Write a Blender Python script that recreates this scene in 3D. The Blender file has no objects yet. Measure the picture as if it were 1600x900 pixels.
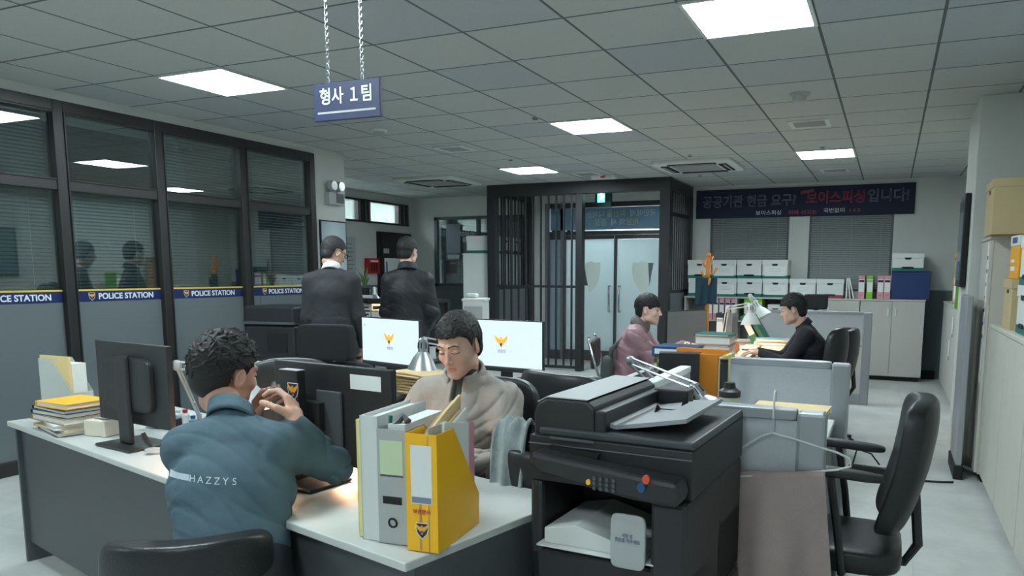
import bpy, bmesh, math, random
import numpy as np
from mathutils import Vector, Matrix, Euler
S = bpy.context.scene
COL = S.collection
PI = math.pi
R = math.radians

# ---------------------------------------------------------------- camera
F, YAW, PITCH, ROLL, CX, CY = 1165.69, .4059, -.1268, .0045, 886.45, 574.38
CAM = Vector((2.2213, -4.8994, 1.45))
_cy, _sy, _cp, _sp = math.cos(YAW), math.sin(YAW), math.cos(PITCH), math.sin(PITCH)
_f = Vector((-_sy*_cp, _cy*_cp, _sp)); _r = Vector((_cy, _sy, 0)); _u = _r.cross(_f)
_cr, _sr = math.cos(ROLL), math.sin(ROLL)
_R, _U = _cr*_r + _sr*_u, -_sr*_r + _cr*_u
cam = bpy.data.cameras.new('camera')
camo = bpy.data.objects.new('camera', cam); COL.objects.link(camo)
camo.matrix_world = Matrix(((_R.x, _U.x, -_f.x, CAM.x), (_R.y, _U.y, -_f.y, CAM.y), (_R.z, _U.z, -_f.z, CAM.z), (0, 0, 0, 1)))
cam.sensor_width = 36; cam.lens = F/1600*36
cam.shift_x = (800-CX)/1600; cam.shift_y = (CY-450)/1600
cam.clip_start = .05
S.camera = camo

# ---------------------------------------------------------------- world and exposure
W = bpy.data.worlds.new('world'); S.world = W; W.use_nodes = True
W.node_tree.nodes['Background'].inputs[0].default_value = (.55, .8, .9, 1)
W.node_tree.nodes['Background'].inputs[1].default_value = .02
S.view_settings.view_transform = 'Standard'; S.view_settings.look = 'None'
S.view_settings.gamma = 1; S.view_settings.use_curve_mapping = False
S.view_settings.exposure = 1.62
PANEL = 15
PANEL_COL = (.82, .955, 1.0)
WARM = (1.0, .52, .27)
CEIL = 2.75

# ---------------------------------------------------------------- materials
def lin(c):
    return tuple((v/255/12.92 if v/255 <= .04045 else ((v/255+.055)/1.055)**2.4) for v in c)
_m = {}
def mat(name, c, rough=.6, metal=0, var=0, scale=8, bump=0, bscale=60, alpha=None, trans=0, coat=0, spec=None):
    if name in _m: return _m[name]
    m = bpy.data.materials.new(name); m.use_nodes = True; nt = m.node_tree; b = nt.nodes['Principled BSDF']
    l = lin(c); b.inputs['Base Color'].default_value = (*l, 1)
    b.inputs['Roughness'].default_value = rough; b.inputs['Metallic'].default_value = metal
    if spec is not None: b.inputs['Specular IOR Level'].default_value = spec
    if trans: b.inputs['Transmission Weight'].default_value = trans
    if coat: b.inputs['Coat Weight'].default_value = coat
    tc = nt.nodes.new('ShaderNodeTexCoord')
    n = nt.nodes.new('ShaderNodeTexNoise'); n.inputs['Scale'].default_value = scale; n.inputs['Detail'].default_value = 4
    nt.links.new(tc.outputs['Object'], n.inputs['Vector'])
    mx = nt.nodes.new('ShaderNodeMix'); mx.data_type = 'RGBA'; v = var or .04
    mx.inputs[6].default_value = (*[x*(1-v) for x in l], 1); mx.inputs[7].default_value = (*[min(1, x*(1+v)) for x in l], 1)
    nt.links.new(n.outputs['Fac'], mx.inputs[0]); nt.links.new(mx.outputs[2], b.inputs['Base Color'])
    if bump:
        n2 = nt.nodes.new('ShaderNodeTexNoise'); n2.inputs['Scale'].default_value = bscale; n2.inputs['Detail'].default_value = 3
        nt.links.new(tc.outputs['Object'], n2.inputs['Vector'])
        bp = nt.nodes.new('ShaderNodeBump'); bp.inputs['Strength'].default_value = bump; bp.inputs['Distance'].default_value = .01
        nt.links.new(n2.outputs['Fac'], bp.inputs['Height']); nt.links.new(bp.outputs['Normal'], b.inputs['Normal'])
    _m[name] = m
    return m
def emit(name, c, s, base=None):
    if name in _m: return _m[name]
    m = bpy.data.materials.new(name); m.use_nodes = True; b = m.node_tree.nodes['Principled BSDF']
    b.inputs['Base Color'].default_value = (*(base or (.8, .8, .8)), 1)
    b.inputs['Emission Color'].default_value = (*c, 1); b.inputs['Emission Strength'].default_value = s
    _m[name] = m; return m

def ceiling_mat():
    m = bpy.data.materials.new('ceiling tiles'); m.use_nodes = True; nt = m.node_tree; b = nt.nodes['Principled BSDF']
    N = nt.nodes.new; L = nt.links.new
    g = N('ShaderNodeNewGeometry'); sp = N('ShaderNodeSeparateXYZ'); L(g.outputs['Position'], sp.inputs[0])
    def mth(op, a, b_=None):
        x = N('ShaderNodeMath'); x.operation = op
        for i, v in enumerate((a, b_)):
            if v is None: continue
            if isinstance(v, (int, float)): x.inputs[i].default_value = v
            else: L(v, x.inputs[i])
        return x.outputs[0]
    ds, fl = [], []
    for ax in (0, 1):
        q = mth('DIVIDE', sp.outputs[ax], .6); f = mth('FRACT', q); fl.append(mth('FLOOR', q))
        ds.append(mth('ABSOLUTE', mth('SUBTRACT', f, .5)))
    d = mth('MAXIMUM', ds[0], ds[1])
    line = mth('GREATER_THAN', d, .5-.0135)
    cb = N('ShaderNodeCombineXYZ'); L(fl[0], cb.inputs[0]); L(fl[1], cb.inputs[1])
    wn = N('ShaderNodeTexWhiteNoise'); wn.noise_dimensions = '3D'; L(cb.outputs[0], wn.inputs['Vector'])
    r = N('ShaderNodeValToRGB'); L(wn.outputs['Value'], r.inputs[0])
    e = r.color_ramp.elements
    e[0].color = (*lin((176, 183, 187)), 1); e[1].color = (*lin((187, 192, 190)), 1); e[0].position = .1; e[1].position = .25
    sp2 = N('ShaderNodeTexNoise'); sp2.inputs['Scale'].default_value = 140; L(g.outputs['Position'], sp2.inputs['Vector'])
    r2 = N('ShaderNodeValToRGB'); L(sp2.outputs['Fac'], r2.inputs[0]); r2.color_ramp.elements[0].position = .3; r2.color_ramp.elements[1].position = .42
    r2.color_ramp.elements[0].color = (.8, .8, .8, 1); r2.color_ramp.elements[1].color = (1, 1, 1, 1)
    mu = N('ShaderNodeMix'); mu.data_type = 'RGBA'; mu.blend_type = 'MULTIPLY'; mu.inputs[0].default_value = 1; L(r.outputs[0], mu.inputs[6]); L(r2.outputs[0], mu.inputs[7])
    mx = N('ShaderNodeMix'); mx.data_type = 'RGBA'; L(line, mx.inputs[0]); L(mu.outputs[2], mx.inputs[6]); mx.inputs[7].default_value = (*lin((96, 102, 101)), 1)
    L(mx.outputs[2], b.inputs['Base Color']); b.inputs['Roughness'].default_value = .9
    bp = N('ShaderNodeBump'); bp.inputs['Strength'].default_value = .6; bp.inputs['Distance'].default_value = .01; bp.invert = True
    L(line, bp.inputs['Height']); L(bp.outputs[0], b.inputs['Normal'])
    return m
def wall_mat():
    m = bpy.data.materials.new('two tone wall paint'); m.use_nodes = True; nt = m.node_tree; b = nt.nodes['Principled BSDF']
    N = nt.nodes.new; L = nt.links.new
    g = N('ShaderNodeNewGeometry'); sp = N('ShaderNodeSeparateXYZ'); L(g.outputs['Position'], sp.inputs[0])
    x = N('ShaderNodeMath'); x.operation = 'GREATER_THAN'; x.inputs[1].default_value = 1.23; L(sp.outputs[2], x.inputs[0])
    n = N('ShaderNodeTexNoise'); n.inputs['Scale'].default_value = 3; n.inputs['Detail'].default_value = 5; L(g.outputs['Position'], n.inputs['Vector'])
    mx = N('ShaderNodeMix'); mx.data_type = 'RGBA'; L(x.outputs[0], mx.inputs[0])
    mx.inputs[6].default_value = (*lin((96, 106, 110)), 1); mx.inputs[7].default_value = (*lin((200, 204, 200)), 1)
    m2 = N('ShaderNodeMix'); m2.data_type = 'RGBA'; m2.blend_type = 'MULTIPLY'; m2.inputs[0].default_value = .12
    L(mx.outputs[2], m2.inputs[6]); L(n.outputs['Color'], m2.inputs[7]); L(m2.outputs[2], b.inputs['Base Color'])
    b.inputs['Roughness'].default_value = .75
    return m
def floor_mat():
    m = bpy.data.materials.new('worn vinyl floor'); m.use_nodes = True; nt = m.node_tree; b = nt.nodes['Principled BSDF']
    N = nt.nodes.new; L = nt.links.new
    g = N('ShaderNodeNewGeometry')
    n = N('ShaderNodeTexNoise'); n.inputs['Scale'].default_value = 1.6; n.inputs['Detail'].default_value = 8; n.inputs['Roughness'].default_value = .65; L(g.outputs['Position'], n.inputs['Vector'])
    r = N('ShaderNodeValToRGB'); L(n.outputs['Fac'], r.inputs[0]); e = r.color_ramp.elements
    e[0].position = .3; e[0].color = (*lin((176, 180, 178)), 1); e[1].position = .7; e[1].color = (*lin((214, 216, 212)), 1)
    br = N('ShaderNodeTexBrick'); br.offset = 0; br.inputs['Scale'].default_value = 1; br.inputs['Brick Width'].default_value = .6; br.inputs['Row Height'].default_value = .6
    br.inputs['Mortar Size'].default_value = .002; br.inputs['Color1'].default_value = (1, 1, 1, 1); br.inputs['Color2'].default_value = (.95, .95, .95, 1); br.inputs['Mortar'].default_value = (.8, .8, .8, 1)
    L(g.outputs['Position'], br.inputs['Vector'])
    mu = N('ShaderNodeMix'); mu.data_type = 'RGBA'; mu.blend_type = 'MULTIPLY'; mu.inputs[0].default_value = 1; L(r.outputs[0], mu.inputs[6]); L(br.outputs['Color'], mu.inputs[7])
    L(mu.outputs[2], b.inputs['Base Color']); b.inputs['Roughness'].default_value = .45
    return m
def glass_mat(name, tint, refl=.12, op=0, rough=0.0, film=None):
    """a pane: see-through with a mirror-like share; op adds an opaque film of colour film"""
    m = bpy.data.materials.new(name); m.use_nodes = True; nt = m.node_tree; N = nt.nodes.new; L = nt.links.new
    nt.nodes.remove(nt.nodes['Principled BSDF']); out = nt.nodes['Material Output']
    t = N('ShaderNodeBsdfTransparent'); t.inputs[0].default_value = (*tint, 1)
    gl = N('ShaderNodeBsdfGlossy'); gl.inputs['Roughness'].default_value = rough; gl.inputs[0].default_value = (1, 1, 1, 1)
    fr = N('ShaderNodeLayerWeight'); fr.inputs[0].default_value = .35
    mp = N('ShaderNodeMapRange'); mp.inputs['To Min'].default_value = refl; mp.inputs['To Max'].default_value = .75; L(fr.outputs['Fresnel'], mp.inputs[0])
    base = t.outputs[0]
    if op:
        d = N('ShaderNodeBsdfDiffuse'); d.inputs[0].default_value = (*lin(film), 1)
        x = N('ShaderNodeMixShader'); x.inputs[0].default_value = op; L(t.outputs[0], x.inputs[1]); L(d.outputs[0], x.inputs[2]); base = x.outputs[0]
    x = N('ShaderNodeMixShader'); L(mp.outputs[0], x.inputs[0]); L(base, x.inputs[1]); L(gl.outputs[0], x.inputs[2]); L(x.outputs[0], out.inputs[0])
    return m

M = dict(
    black=mat('black plastic', (38, 40, 43), .45, bump=.05, bscale=300), blackm=mat('black painted steel', (36, 38, 42), .45),
    dark=mat('dark bronze window frame', (52, 51, 52), .38, metal=.3), leather=mat('black chair leather', (30, 33, 36), .38, bump=.12, bscale=160),
    fabricblk=mat('black chair fabric', (34, 36, 39), .9, bump=.2, bscale=400),
    white=mat('white plastic', (214, 218, 216), .5), paper=mat('white paper', (226, 230, 228), .8), desk=mat('light grey laminate', (196, 200, 196), .45, var=.03),
    wood=mat('pale maple laminate', (214, 200, 178), .45, var=.06, scale=5), greyp=mat('grey steel panel', (118, 122, 126), .55),
    dgrey=mat('dark grey plastic', (78, 82, 86), .5), lgrey=mat('light grey plastic', (170, 174, 174), .5),
    partf=mat('grey blue partition fabric', (190, 194, 200), .95, var=.08, scale=90, bump=.25, bscale=500), partt=mat('grey aluminium trim', (158, 163, 168), .4, metal=.3),
    beige=mat('beige steel', (196, 194, 184), .5), cab=mat('warm grey laminate cabinet', (188, 187, 181), .5, var=.02),
    chrome=mat('chrome', (200, 204, 206), .2, metal=1), alu=mat('brushed aluminium', (176, 180, 182), .38, metal=.9),
    manila=mat('manila paper', (222, 196, 146), .8, var=.05), kraft=mat('kraft cardboard', (172, 140, 104), .85, var=.05), tan=mat('tan cardboard', (190, 172, 132), .85, var=.04),
    yellow=mat('yellow polypropylene', (250, 188, 24), .45), yellowp=mat('pale yellow card', (232, 222, 150), .7), orange=mat('orange card', (228, 148, 44), .6),
    teal=mat('teal card', (22, 108, 96), .7), green=mat('green binder', (22, 96, 74), .5), lime=mat('lime green board', (130, 196, 52), .6), pink=mat('pink board', (214, 150, 162), .6),
    maroon=mat('dusty maroon card', (140, 70, 80), .7), blue=mat('blue binder board', (26, 78, 122), .5), navy=mat('navy vinyl', (20, 36, 78), .5),
    navyb=mat('dark navy banner cloth', (24, 32, 56), .8), bandblue=mat('blue film', (22, 38, 88), .4), bandyel=mat('yellow film line', (220, 190, 60), .4),
    lettw=mat('white lettering', (222, 230, 240), .5), lettd=mat('black lettering', (30, 30, 34), .5), lettr=mat('red lettering', (200, 74, 84), .6), lettb=mat('blue lettering', (70, 92, 170), .6),
    lettg=mat('grey outline lettering', (128, 136, 160), .6), gold=mat('gold emblem', (240, 176, 40), .5), red=mat('red enamel', (168, 30, 36), .5),
    redd=mat('emblem red', (200, 40, 40), .5), rub=mat('black rubber', (20, 21, 23), .7), woodrack=mat('orange varnished wood', (196, 126, 50), .45, var=.15, scale=20),
    towel=mat('dark teal cloth', (34, 62, 76), .95, bump=.3, bscale=300), pinkcl=mat('dusty pink cloth', (178, 160, 156), .95, var=.06, scale=20, bump=.3, bscale=200),
    leaf=mat('plant leaf', (92, 110, 62), .5, var=.2), soil=mat('pot black', (36, 36, 36), .6), blind=mat('grey aluminium blind', (150, 156, 156), .45, metal=.2),
    bluebox=mat('dark blue storage box', (26, 52, 104), .6), glow=emit('warm bulb', (1, .62, .34), 26), 
    sky=mat('pale teal card', (96, 150, 168), .6), brown=mat('brown office door', (34, 31, 31), .5), glassdark=mat('dark glass desk top', (24, 52, 66), .12),
)
M['goldlit'] = emit('emblem on a lit screen', (.85, .5, .03), .36, base=(.1, .06, .01)); M['bluelit'] = emit('blue words on a lit screen', (.12, .2, .6), .3, base=(.02, .02, .05))
M['frost'] = glass_mat('frosted lower pane', (.5, .55, .55), .02, .78, .35, (112, 122, 126))
_d = bpy.data.materials.new('white frosted door film'); _d.use_nodes = True; _n = _d.node_tree; _n.nodes.remove(_n.nodes['Principled BSDF'])
_a = _n.nodes.new('ShaderNodeBsdfDiffuse'); _b = _n.nodes.new('ShaderNodeBsdfTranslucent'); _x = _n.nodes.new('ShaderNodeMixShader'); _x.inputs[0].default_value = .5
for _q in (_a, _b): _q.inputs[0].default_value = (*lin((222, 232, 234)), 1)
_n.links.new(_a.outputs[0], _x.inputs[1]); _n.links.new(_b.outputs[0], _x.inputs[2]); _n.links.new(_x.outputs[0], _n.nodes['Material Output'].inputs[0]); M['doorw'] = _d
M['pane'] = glass_mat('dark reflecting pane', (.72, .8, .8), .10)
M['clear'] = glass_mat('clear pane', (.9, .93, .93), .05)
M['sleeve'] = glass_mat('clear plastic sleeve', (.9, .93, .93), .04, .55, .2, (216, 222, 220))

# ---------------------------------------------------------------- mesh builder
class MB:
    def __init__(s): s.v = []; s.f = []; s.mi = []; s.mats = []; s.T = Matrix.Identity(4)
    def m(s, mt):
        if mt not in s.mats: s.mats.append(mt)
        return s.mats.index(mt)
    def add(s, vs, fs, mt):
        o = len(s.v); i = s.m(mt)
        s.v += [tuple(s.T @ Vector(p)) for p in vs]; s.f += [tuple(o+k for k in f) for f in fs]; s.mi += [i]*len(fs); return s
    def box(s, x0, x1, y0, y1, z0, z1, mt):
        return s.add([(x0,y0,z0),(x1,y0,z0),(x1,y1,z0),(x0,y1,z0),(x0,y0,z1),(x1,y0,z1),(x1,y1,z1),(x0,y1,z1)],
                     [(3,2,1,0),(4,5,6,7),(0,1,5,4),(1,2,6,5),(2,3,7,6),(3,0,4,7)], mt)
    def cone(s, p, q, r0, r1, mt, n=14, cap=True):
        p, q = Vector(p), Vector(q); d = (q-p).normalized(); a = d.orthogonal().normalized(); b = d.cross(a)
        vs = [];
        for c, r in ((p, r0), (q, r1)):
            for i in range(n):
                t = 2*PI*i/n; vs.append(c + a*(r*math.cos(t)) + b*(r*math.sin(t)))
        fs = [(i, (i+1) % n, n+(i+1) % n, n+i) for i in range(n)]
        if cap: fs += [tuple(range(n))[::-1], tuple(range(n, 2*n))]
        return s.add(vs, fs, mt)
    def tube(s, pts, r, mt, n=8, closed=False):
        P = [Vector(p) for p in pts]; k = len(P); vs = []; prev = None
        for i in range(k):
            if closed: d = P[(i+1) % k]-P[i-1]
            else: d = P[min(i+1, k-1)]-P[max(i-1, 0)]
            d.normalize()
            a = (prev - d*prev.dot(d)).normalized() if prev and (prev-d*prev.dot(d)).length > 1e-6 else d.orthogonal().normalized()
            prev = a; b = d.cross(a); rr = r[i] if isinstance(r, (list, tuple)) else r
            for j in range(n):
                t = 2*PI*j/n; vs.append(P[i] + a*(rr*math.cos(t)) + b*(rr*math.sin(t)))
        fs = []
        for i in range(k if closed else k-1):
            A, B = i*n, ((i+1) % k)*n
            for j in range(n): fs.append((A+j, A+(j+1) % n, B+(j+1) % n, B+j))
        if not closed: fs += [tuple(range(n))[::-1], tuple(range((k-1)*n, k*n))]
        return s.add(vs, fs, mt)
    def lathe(s, prof, mt, n=28, c=(0, 0, 0)):
        vs = []; k = len(prof)
        for r, z in prof:
            for i in range(n):
                t = 2*PI*i/n; vs.append((c[0]+r*math.cos(t), c[1]+r*math.sin(t), c[2]+z))
        fs = [(a*n+i, a*n+(i+1) % n, (a+1)*n+(i+1) % n, (a+1)*n+i) for a in range(k-1) for i in range(n)]
        return s.add(vs, fs, mt)
    def prism(s, poly, z0, z1, mt, plane='xy'):
        n = len(poly)
        def P(a, b, z): return {'xy': (a, b, z), 'xz': (a, z, b), 'yz': (z, a, b)}[plane]
        vs = [P(a, b, z0) for a, b in poly] + [P(a, b, z1) for a, b in poly]
        fs = [tuple(range(n))[::-1], tuple(range(n, 2*n))] + [(i, (i+1) % n, n+(i+1) % n, n+i) for i in range(n)]
        return s.add(vs, fs, mt)
    def sup(s, c, a, mt, e=.3, fn=None, nu=28, nv=18):
        """superellipsoid: a rounded block; fn bends its points"""
        def pw(x, p): return math.copysign(abs(x)**p, x)
        vs = []
        for i in range(nv+1):
            ph = -PI/2 + PI*i/nv
            for j in range(nu):
                th = 2*PI*j/nu
                x = a[0]*pw(math.cos(ph), e)*pw(math.cos(th), e); y = a[1]*pw(math.cos(ph), e)*pw(math.sin(th), e); z = a[2]*pw(math.sin(ph), e)
                p = (x, y, z)
                if fn: p = fn(*p)
                vs.append((p[0]+c[0], p[1]+c[1], p[2]+c[2]))
        fs = [(i*nu+j, i*nu+(j+1) % nu, (i+1)*nu+(j+1) % nu, (i+1)*nu+j) for i in range(nv) for j in range(nu)]
        return s.add(vs, fs, mt)
    def build(s, name, parent=None, bevel=0, smooth=False, loc=None, rz=0):
        me = bpy.data.meshes.new(name); me.from_pydata([tuple(v) for v in s.v], [], s.f); me.update()
        for mt in s.mats: me.materials.append(mt)
        me.polygons.foreach_set('material_index', s.mi)
        bm = bmesh.new(); bm.from_mesh(me); bmesh.ops.remove_doubles(bm, verts=bm.verts, dist=1e-6) if smooth else None
        bmesh.ops.recalc_face_normals(bm, faces=bm.faces); bm.to_mesh(me); bm.free()
        o = bpy.data.objects.new(name, me); COL.objects.link(o)
        if parent: o.parent = parent
        if loc: o.location = loc
        if rz: o.rotation_euler.z = rz
        if smooth:
            for p in me.polygons: p.use_smooth = True
            if smooth == 'auto':
                md = o.modifiers.new('w', 'EDGE_SPLIT'); md.split_angle = R(38)
        if bevel:
            b = o.modifiers.new('bevel', 'BEVEL'); b.width = bevel; b.segments = 2; b.limit_method = 'ANGLE'
        return o
def tag(o, label=None, cat=None, group=None, kind=None):
    if label: o['label'] = label
    if cat: o['category'] = cat
    if group: o['group'] = group
    if kind: o['kind'] = kind
    return o
def empty(name, loc, rz=0, label=None, cat=None, group=None, kind=None):
    o = bpy.data.objects.new(name, None); COL.objects.link(o); o.location = loc; o.rotation_euler.z = rz; o.empty_display_size = .1
    return tag(o, label, cat, group, kind)
def copy_tree(o, parent=None):
    c = o.copy(); COL.objects.link(c); c.parent = parent
    for ch in list(o.children): copy_tree(ch, c)
    return c
def text(body, size, mt, name='lettering', parent=None, loc=(0, 0, 0), rot=(0, 0, 0), ext=.0008, sx=1, outline=0, align='CENTER', bold=0):
    cu = bpy.data.curves.new('t', 'FONT'); cu.body = body; cu.size = size; cu.align_x = align; cu.align_y = 'CENTER'; cu.extrude = ext
    if bold: cu.offset = bold
    if outline: cu.fill_mode = 'NONE'; cu.extrude = 0; cu.bevel_depth = outline; cu.bevel_resolution = 0
    o = bpy.data.objects.new('t', cu); COL.objects.link(o); bpy.context.view_layer.update()
    me = bpy.data.meshes.new_from_object(o.evaluated_get(bpy.context.evaluated_depsgraph_get()))
    COL.objects.unlink(o); bpy.data.objects.remove(o)
    me.materials.clear(); me.materials.append(mt)
    n = bpy.data.objects.new(name, me); COL.objects.link(n); n.parent = parent; n.location = loc; n.rotation_euler = rot; n.scale = (sx, 1, 1)
    return n
XZ = (PI/2, 0, 0)           # text facing -Y
YZ = (PI/2, 0, PI/2)        # text facing +X
def emblem(name, parent, loc, rot, s, words=True, shield=False, lit=False):
    """spread-winged gold eagle over a small round disc"""
    b = MB(); gold = M['goldlit'] if lit else M['gold']
    if shield:
        b.prism([(-.5,.55),(.5,.55),(.52,.1),(.4,-.3),(0,-.7),(-.4,-.3),(-.52,.1)], 0, .02, M['lettw'])
        b.prism([(-.44,.49),(.44,.49),(.46,.1),(.35,-.27),(0,-.62),(-.35,-.27),(-.46,.1)], .02, .03, M['navy'])
    for k in (-1, 1):
        w = [(0,.1),(.1,.24),(.24,.28),(.5,.48),(.44,.2),(.36,.12),(.34,.02),(.22,.0),(.2,-.12),(.1,-.1),(.06,-.3),(0,-.34)]
        w = [(k*x, y) for x, y in w]
        if k < 0: w = w[::-1]
        b.prism(w, .03, .05, gold)
    b.prism([(-.05,.1),(.0,.12),(.07,.3),(.02,.38),(-.06,.34),(-.12,.3),(-.04,.26)], .03, .055, gold)
    b.prism([(.1*math.cos(t*PI/8), -.12+.1*math.sin(t*PI/8)) for t in range(16)], .05, .06, M['redd'])
    b.prism([(.1*math.cos(t*PI/8), -.12+.1*math.sin(t*PI/8)) for t in range(8, 17)], .06, .062, M['lettb'])
    b.v = [tuple(Vector(v)*s) for v in b.v]
    o = b.build(name, parent); o.location = loc; o.rotation_euler = rot
    return o
def _ray(x, y): return _R*((x-CX)/F) + _U*(-(y-CY)/F) + _f
def pt(x, y, d): return CAM + _ray(x, y)*d            # the point of the room d metres in front of the lens
def ptz(x, y, z):                                     # the point of the room at height z
    r = _ray(x, y); return CAM + r*((z-CAM.z)/r.z)
def pty(x, y, Y):
    r = _ray(x, y); return CAM + r*((Y-CAM.y)/r.y)

# ================================================================ THE SETTING
wm = wall_mat(); M['wall'] = wm
M['wallw'] = mat('off white wall paint', (202, 206, 202), .75, var=.05, scale=2, bump=.03, bscale=40)
def struct(name, b, **k): return tag(b.build(name, **k), kind='structure')
cm = ceiling_mat()
struct('ceiling', MB().box(-5.9, 3.4, -7.6, 6.7, CEIL, CEIL+.1, cm))
struct('floor', MB().box(-7.3, 3.4, -7.6, 8.6, -.1, 0, floor_mat()))
struct('wall_rear', MB().box(-5.9, 3.4, -7.6, -7.5, 0, CEIL, M['wallw']))
struct('wall_right', MB().box(3.3, 3.4, -7.5, 6.7, 0, CEIL, M['wallw']))
# left side: solid wall towards the camera, soffit over the glazing, pillar at its end
struct('wall_left', MB().box(-3.9, -3.44, -7.5, -2.93, 0, CEIL, M['wallw']).box(-3.62, -3.44, -2.93, 1.46, 2.68, CEIL, M['wallw']))
struct('wall_pillar', MB().box(-3.9, -3.44, 1.46, 1.95, 0, CEIL, M['wallw']), bevel=.006)
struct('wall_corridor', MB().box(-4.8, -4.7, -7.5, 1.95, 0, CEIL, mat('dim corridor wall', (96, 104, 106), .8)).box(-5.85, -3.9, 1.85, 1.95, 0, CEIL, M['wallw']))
# far left wall with the strip window and the brown door
struct('wall_far_left', MB().box(-5.85, -5.75, 1.95, 6.6, 0, 2.27, wm).box(-5.85, -5.75, 1.95, 6.6, 2.61, CEIL, wm).box(-5.85, -5.75, 6.4, 6.6, 2.27, 2.61, wm).box(-5.85, -5.75, 1.95, 3.6, 2.27, 2.61, wm))
# back wall: left part, lobby opening behind the cell, right part with two window holes
M['decal'] = M['doorw'].copy()
for n_ in M['decal'].node_tree.nodes:
    if n_.type in ('BSDF_DIFFUSE', 'BSDF_TRANSLUCENT'): n_.inputs[0].default_value = (*lin((250, 252, 248)), 1)
b = MB()
b.box(-5.85, -5.24, 6.55, 6.7, 0, CEIL, wm).box(-5.24, -3.5, 6.55, 6.7, 0, 1.23, wm).box(-5.24, -3.5, 6.55, 6.7, 2.38, CEIL, wm).box(-3.5, -3.12, 6.55, 6.7, 0, CEIL, M['wallw'])
b.box(-3.12, -.97, 6.55, 6.7, 2.58, CEIL, M['wallw'])
b.box(-.97, -.34, 6.55, 6.7, 0, CEIL, M['wallw']).box(-.34, .82, 6.55, 6.7, 0, 1.2, M['wallw']).box(-.34, .82, 6.55, 6.7, 2.28, CEIL, M['wallw'])
b.box(.82, 1.1, 6.55, 6.7, 0, CEIL, M['wallw']).box(1.1, 2.22, 6.55, 6.7, 0, 1.2, M['wallw']).box(1.1, 2.22, 6.55, 6.7, 2.28, CEIL, M['wallw']).box(2.22, 3.3, 6.55, 6.7, 0, CEIL, wm)
struct('wall_back', b)
struct('wall_outside', MB().box(-5.9, 3.4, 8.5, 8.6, 0, CEIL, mat('night outside', (40, 46, 50), .9)))
struct('baseboard_back', MB().box(2.22, 2.85, 6.53, 6.55, 0, .12, M['rub']).box(-5.75, -3.5, 6.53, 6.55, 0, .12, M['rub']))
struct('wall_column', MB().box(2.76, 3.3, 1.5, 2.3, 0, CEIL, M['wallw']), bevel=.006)
# the small lit room behind the strip window
struct('wall_side_room', MB().box(-7.3, -7.2, 3.2, 7, 1.2, 3, M['wallw']).box(-7.3, -5.86, 3.2, 3.3, 1.2, 3, M['wallw']).box(-7.3, -5.86, 6.9, 7, 1.2, 3, M['wallw']).box(-7.3, -5.86, 3.2, 7, 2.95, 3.05, M['wallw']).box(-7.3, -5.86, 3.2, 7, 1.1, 1.2, M['wallw']))

# ---- left glazing
posts = [-2.89, -2.05, -1.2, -.38, .5, 1.42]
SL = M['blind']
def blind_mb(w, z0, z1, pitch, along, dep=.022, tilt=42):
    """slats along one axis, hung between z0 and z1; a two-sided ribbon each"""
    b = MB(); z = z0; c, s_ = dep*math.cos(R(tilt))/2, dep*math.sin(R(tilt))/2
    while z < z1:
        if along == 'y': b.add([(-c,0,z+s_),(c,0,z-s_),(c,w,z-s_),(-c,w,z+s_),(-c,0,z+s_-.0012),(c,0,z-s_-.0012),(c,w,z-s_-.0012),(-c,w,z+s_-.0012)], [(0,1,2,3),(7,6,5,4),(1,5,6,2),(0,3,7,4)], SL)
        else: b.add([(0,-c,z-s_),(w,-c,z-s_),(w,c,z+s_),(0,c,z+s_),(0,-c,z-s_-.0012),(w,-c,z-s_-.0012),(w,c,z+s_-.0012),(0,c,z+s_-.0012)], [(0,1,2,3),(7,6,5,4),(0,4,5,1),(3,2,6,7)], SL)
        z += pitch
    return b
which = ['nearest the left frame edge', 'second from the left frame edge', 'third from the left frame edge', 'next to the pillar']
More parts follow.
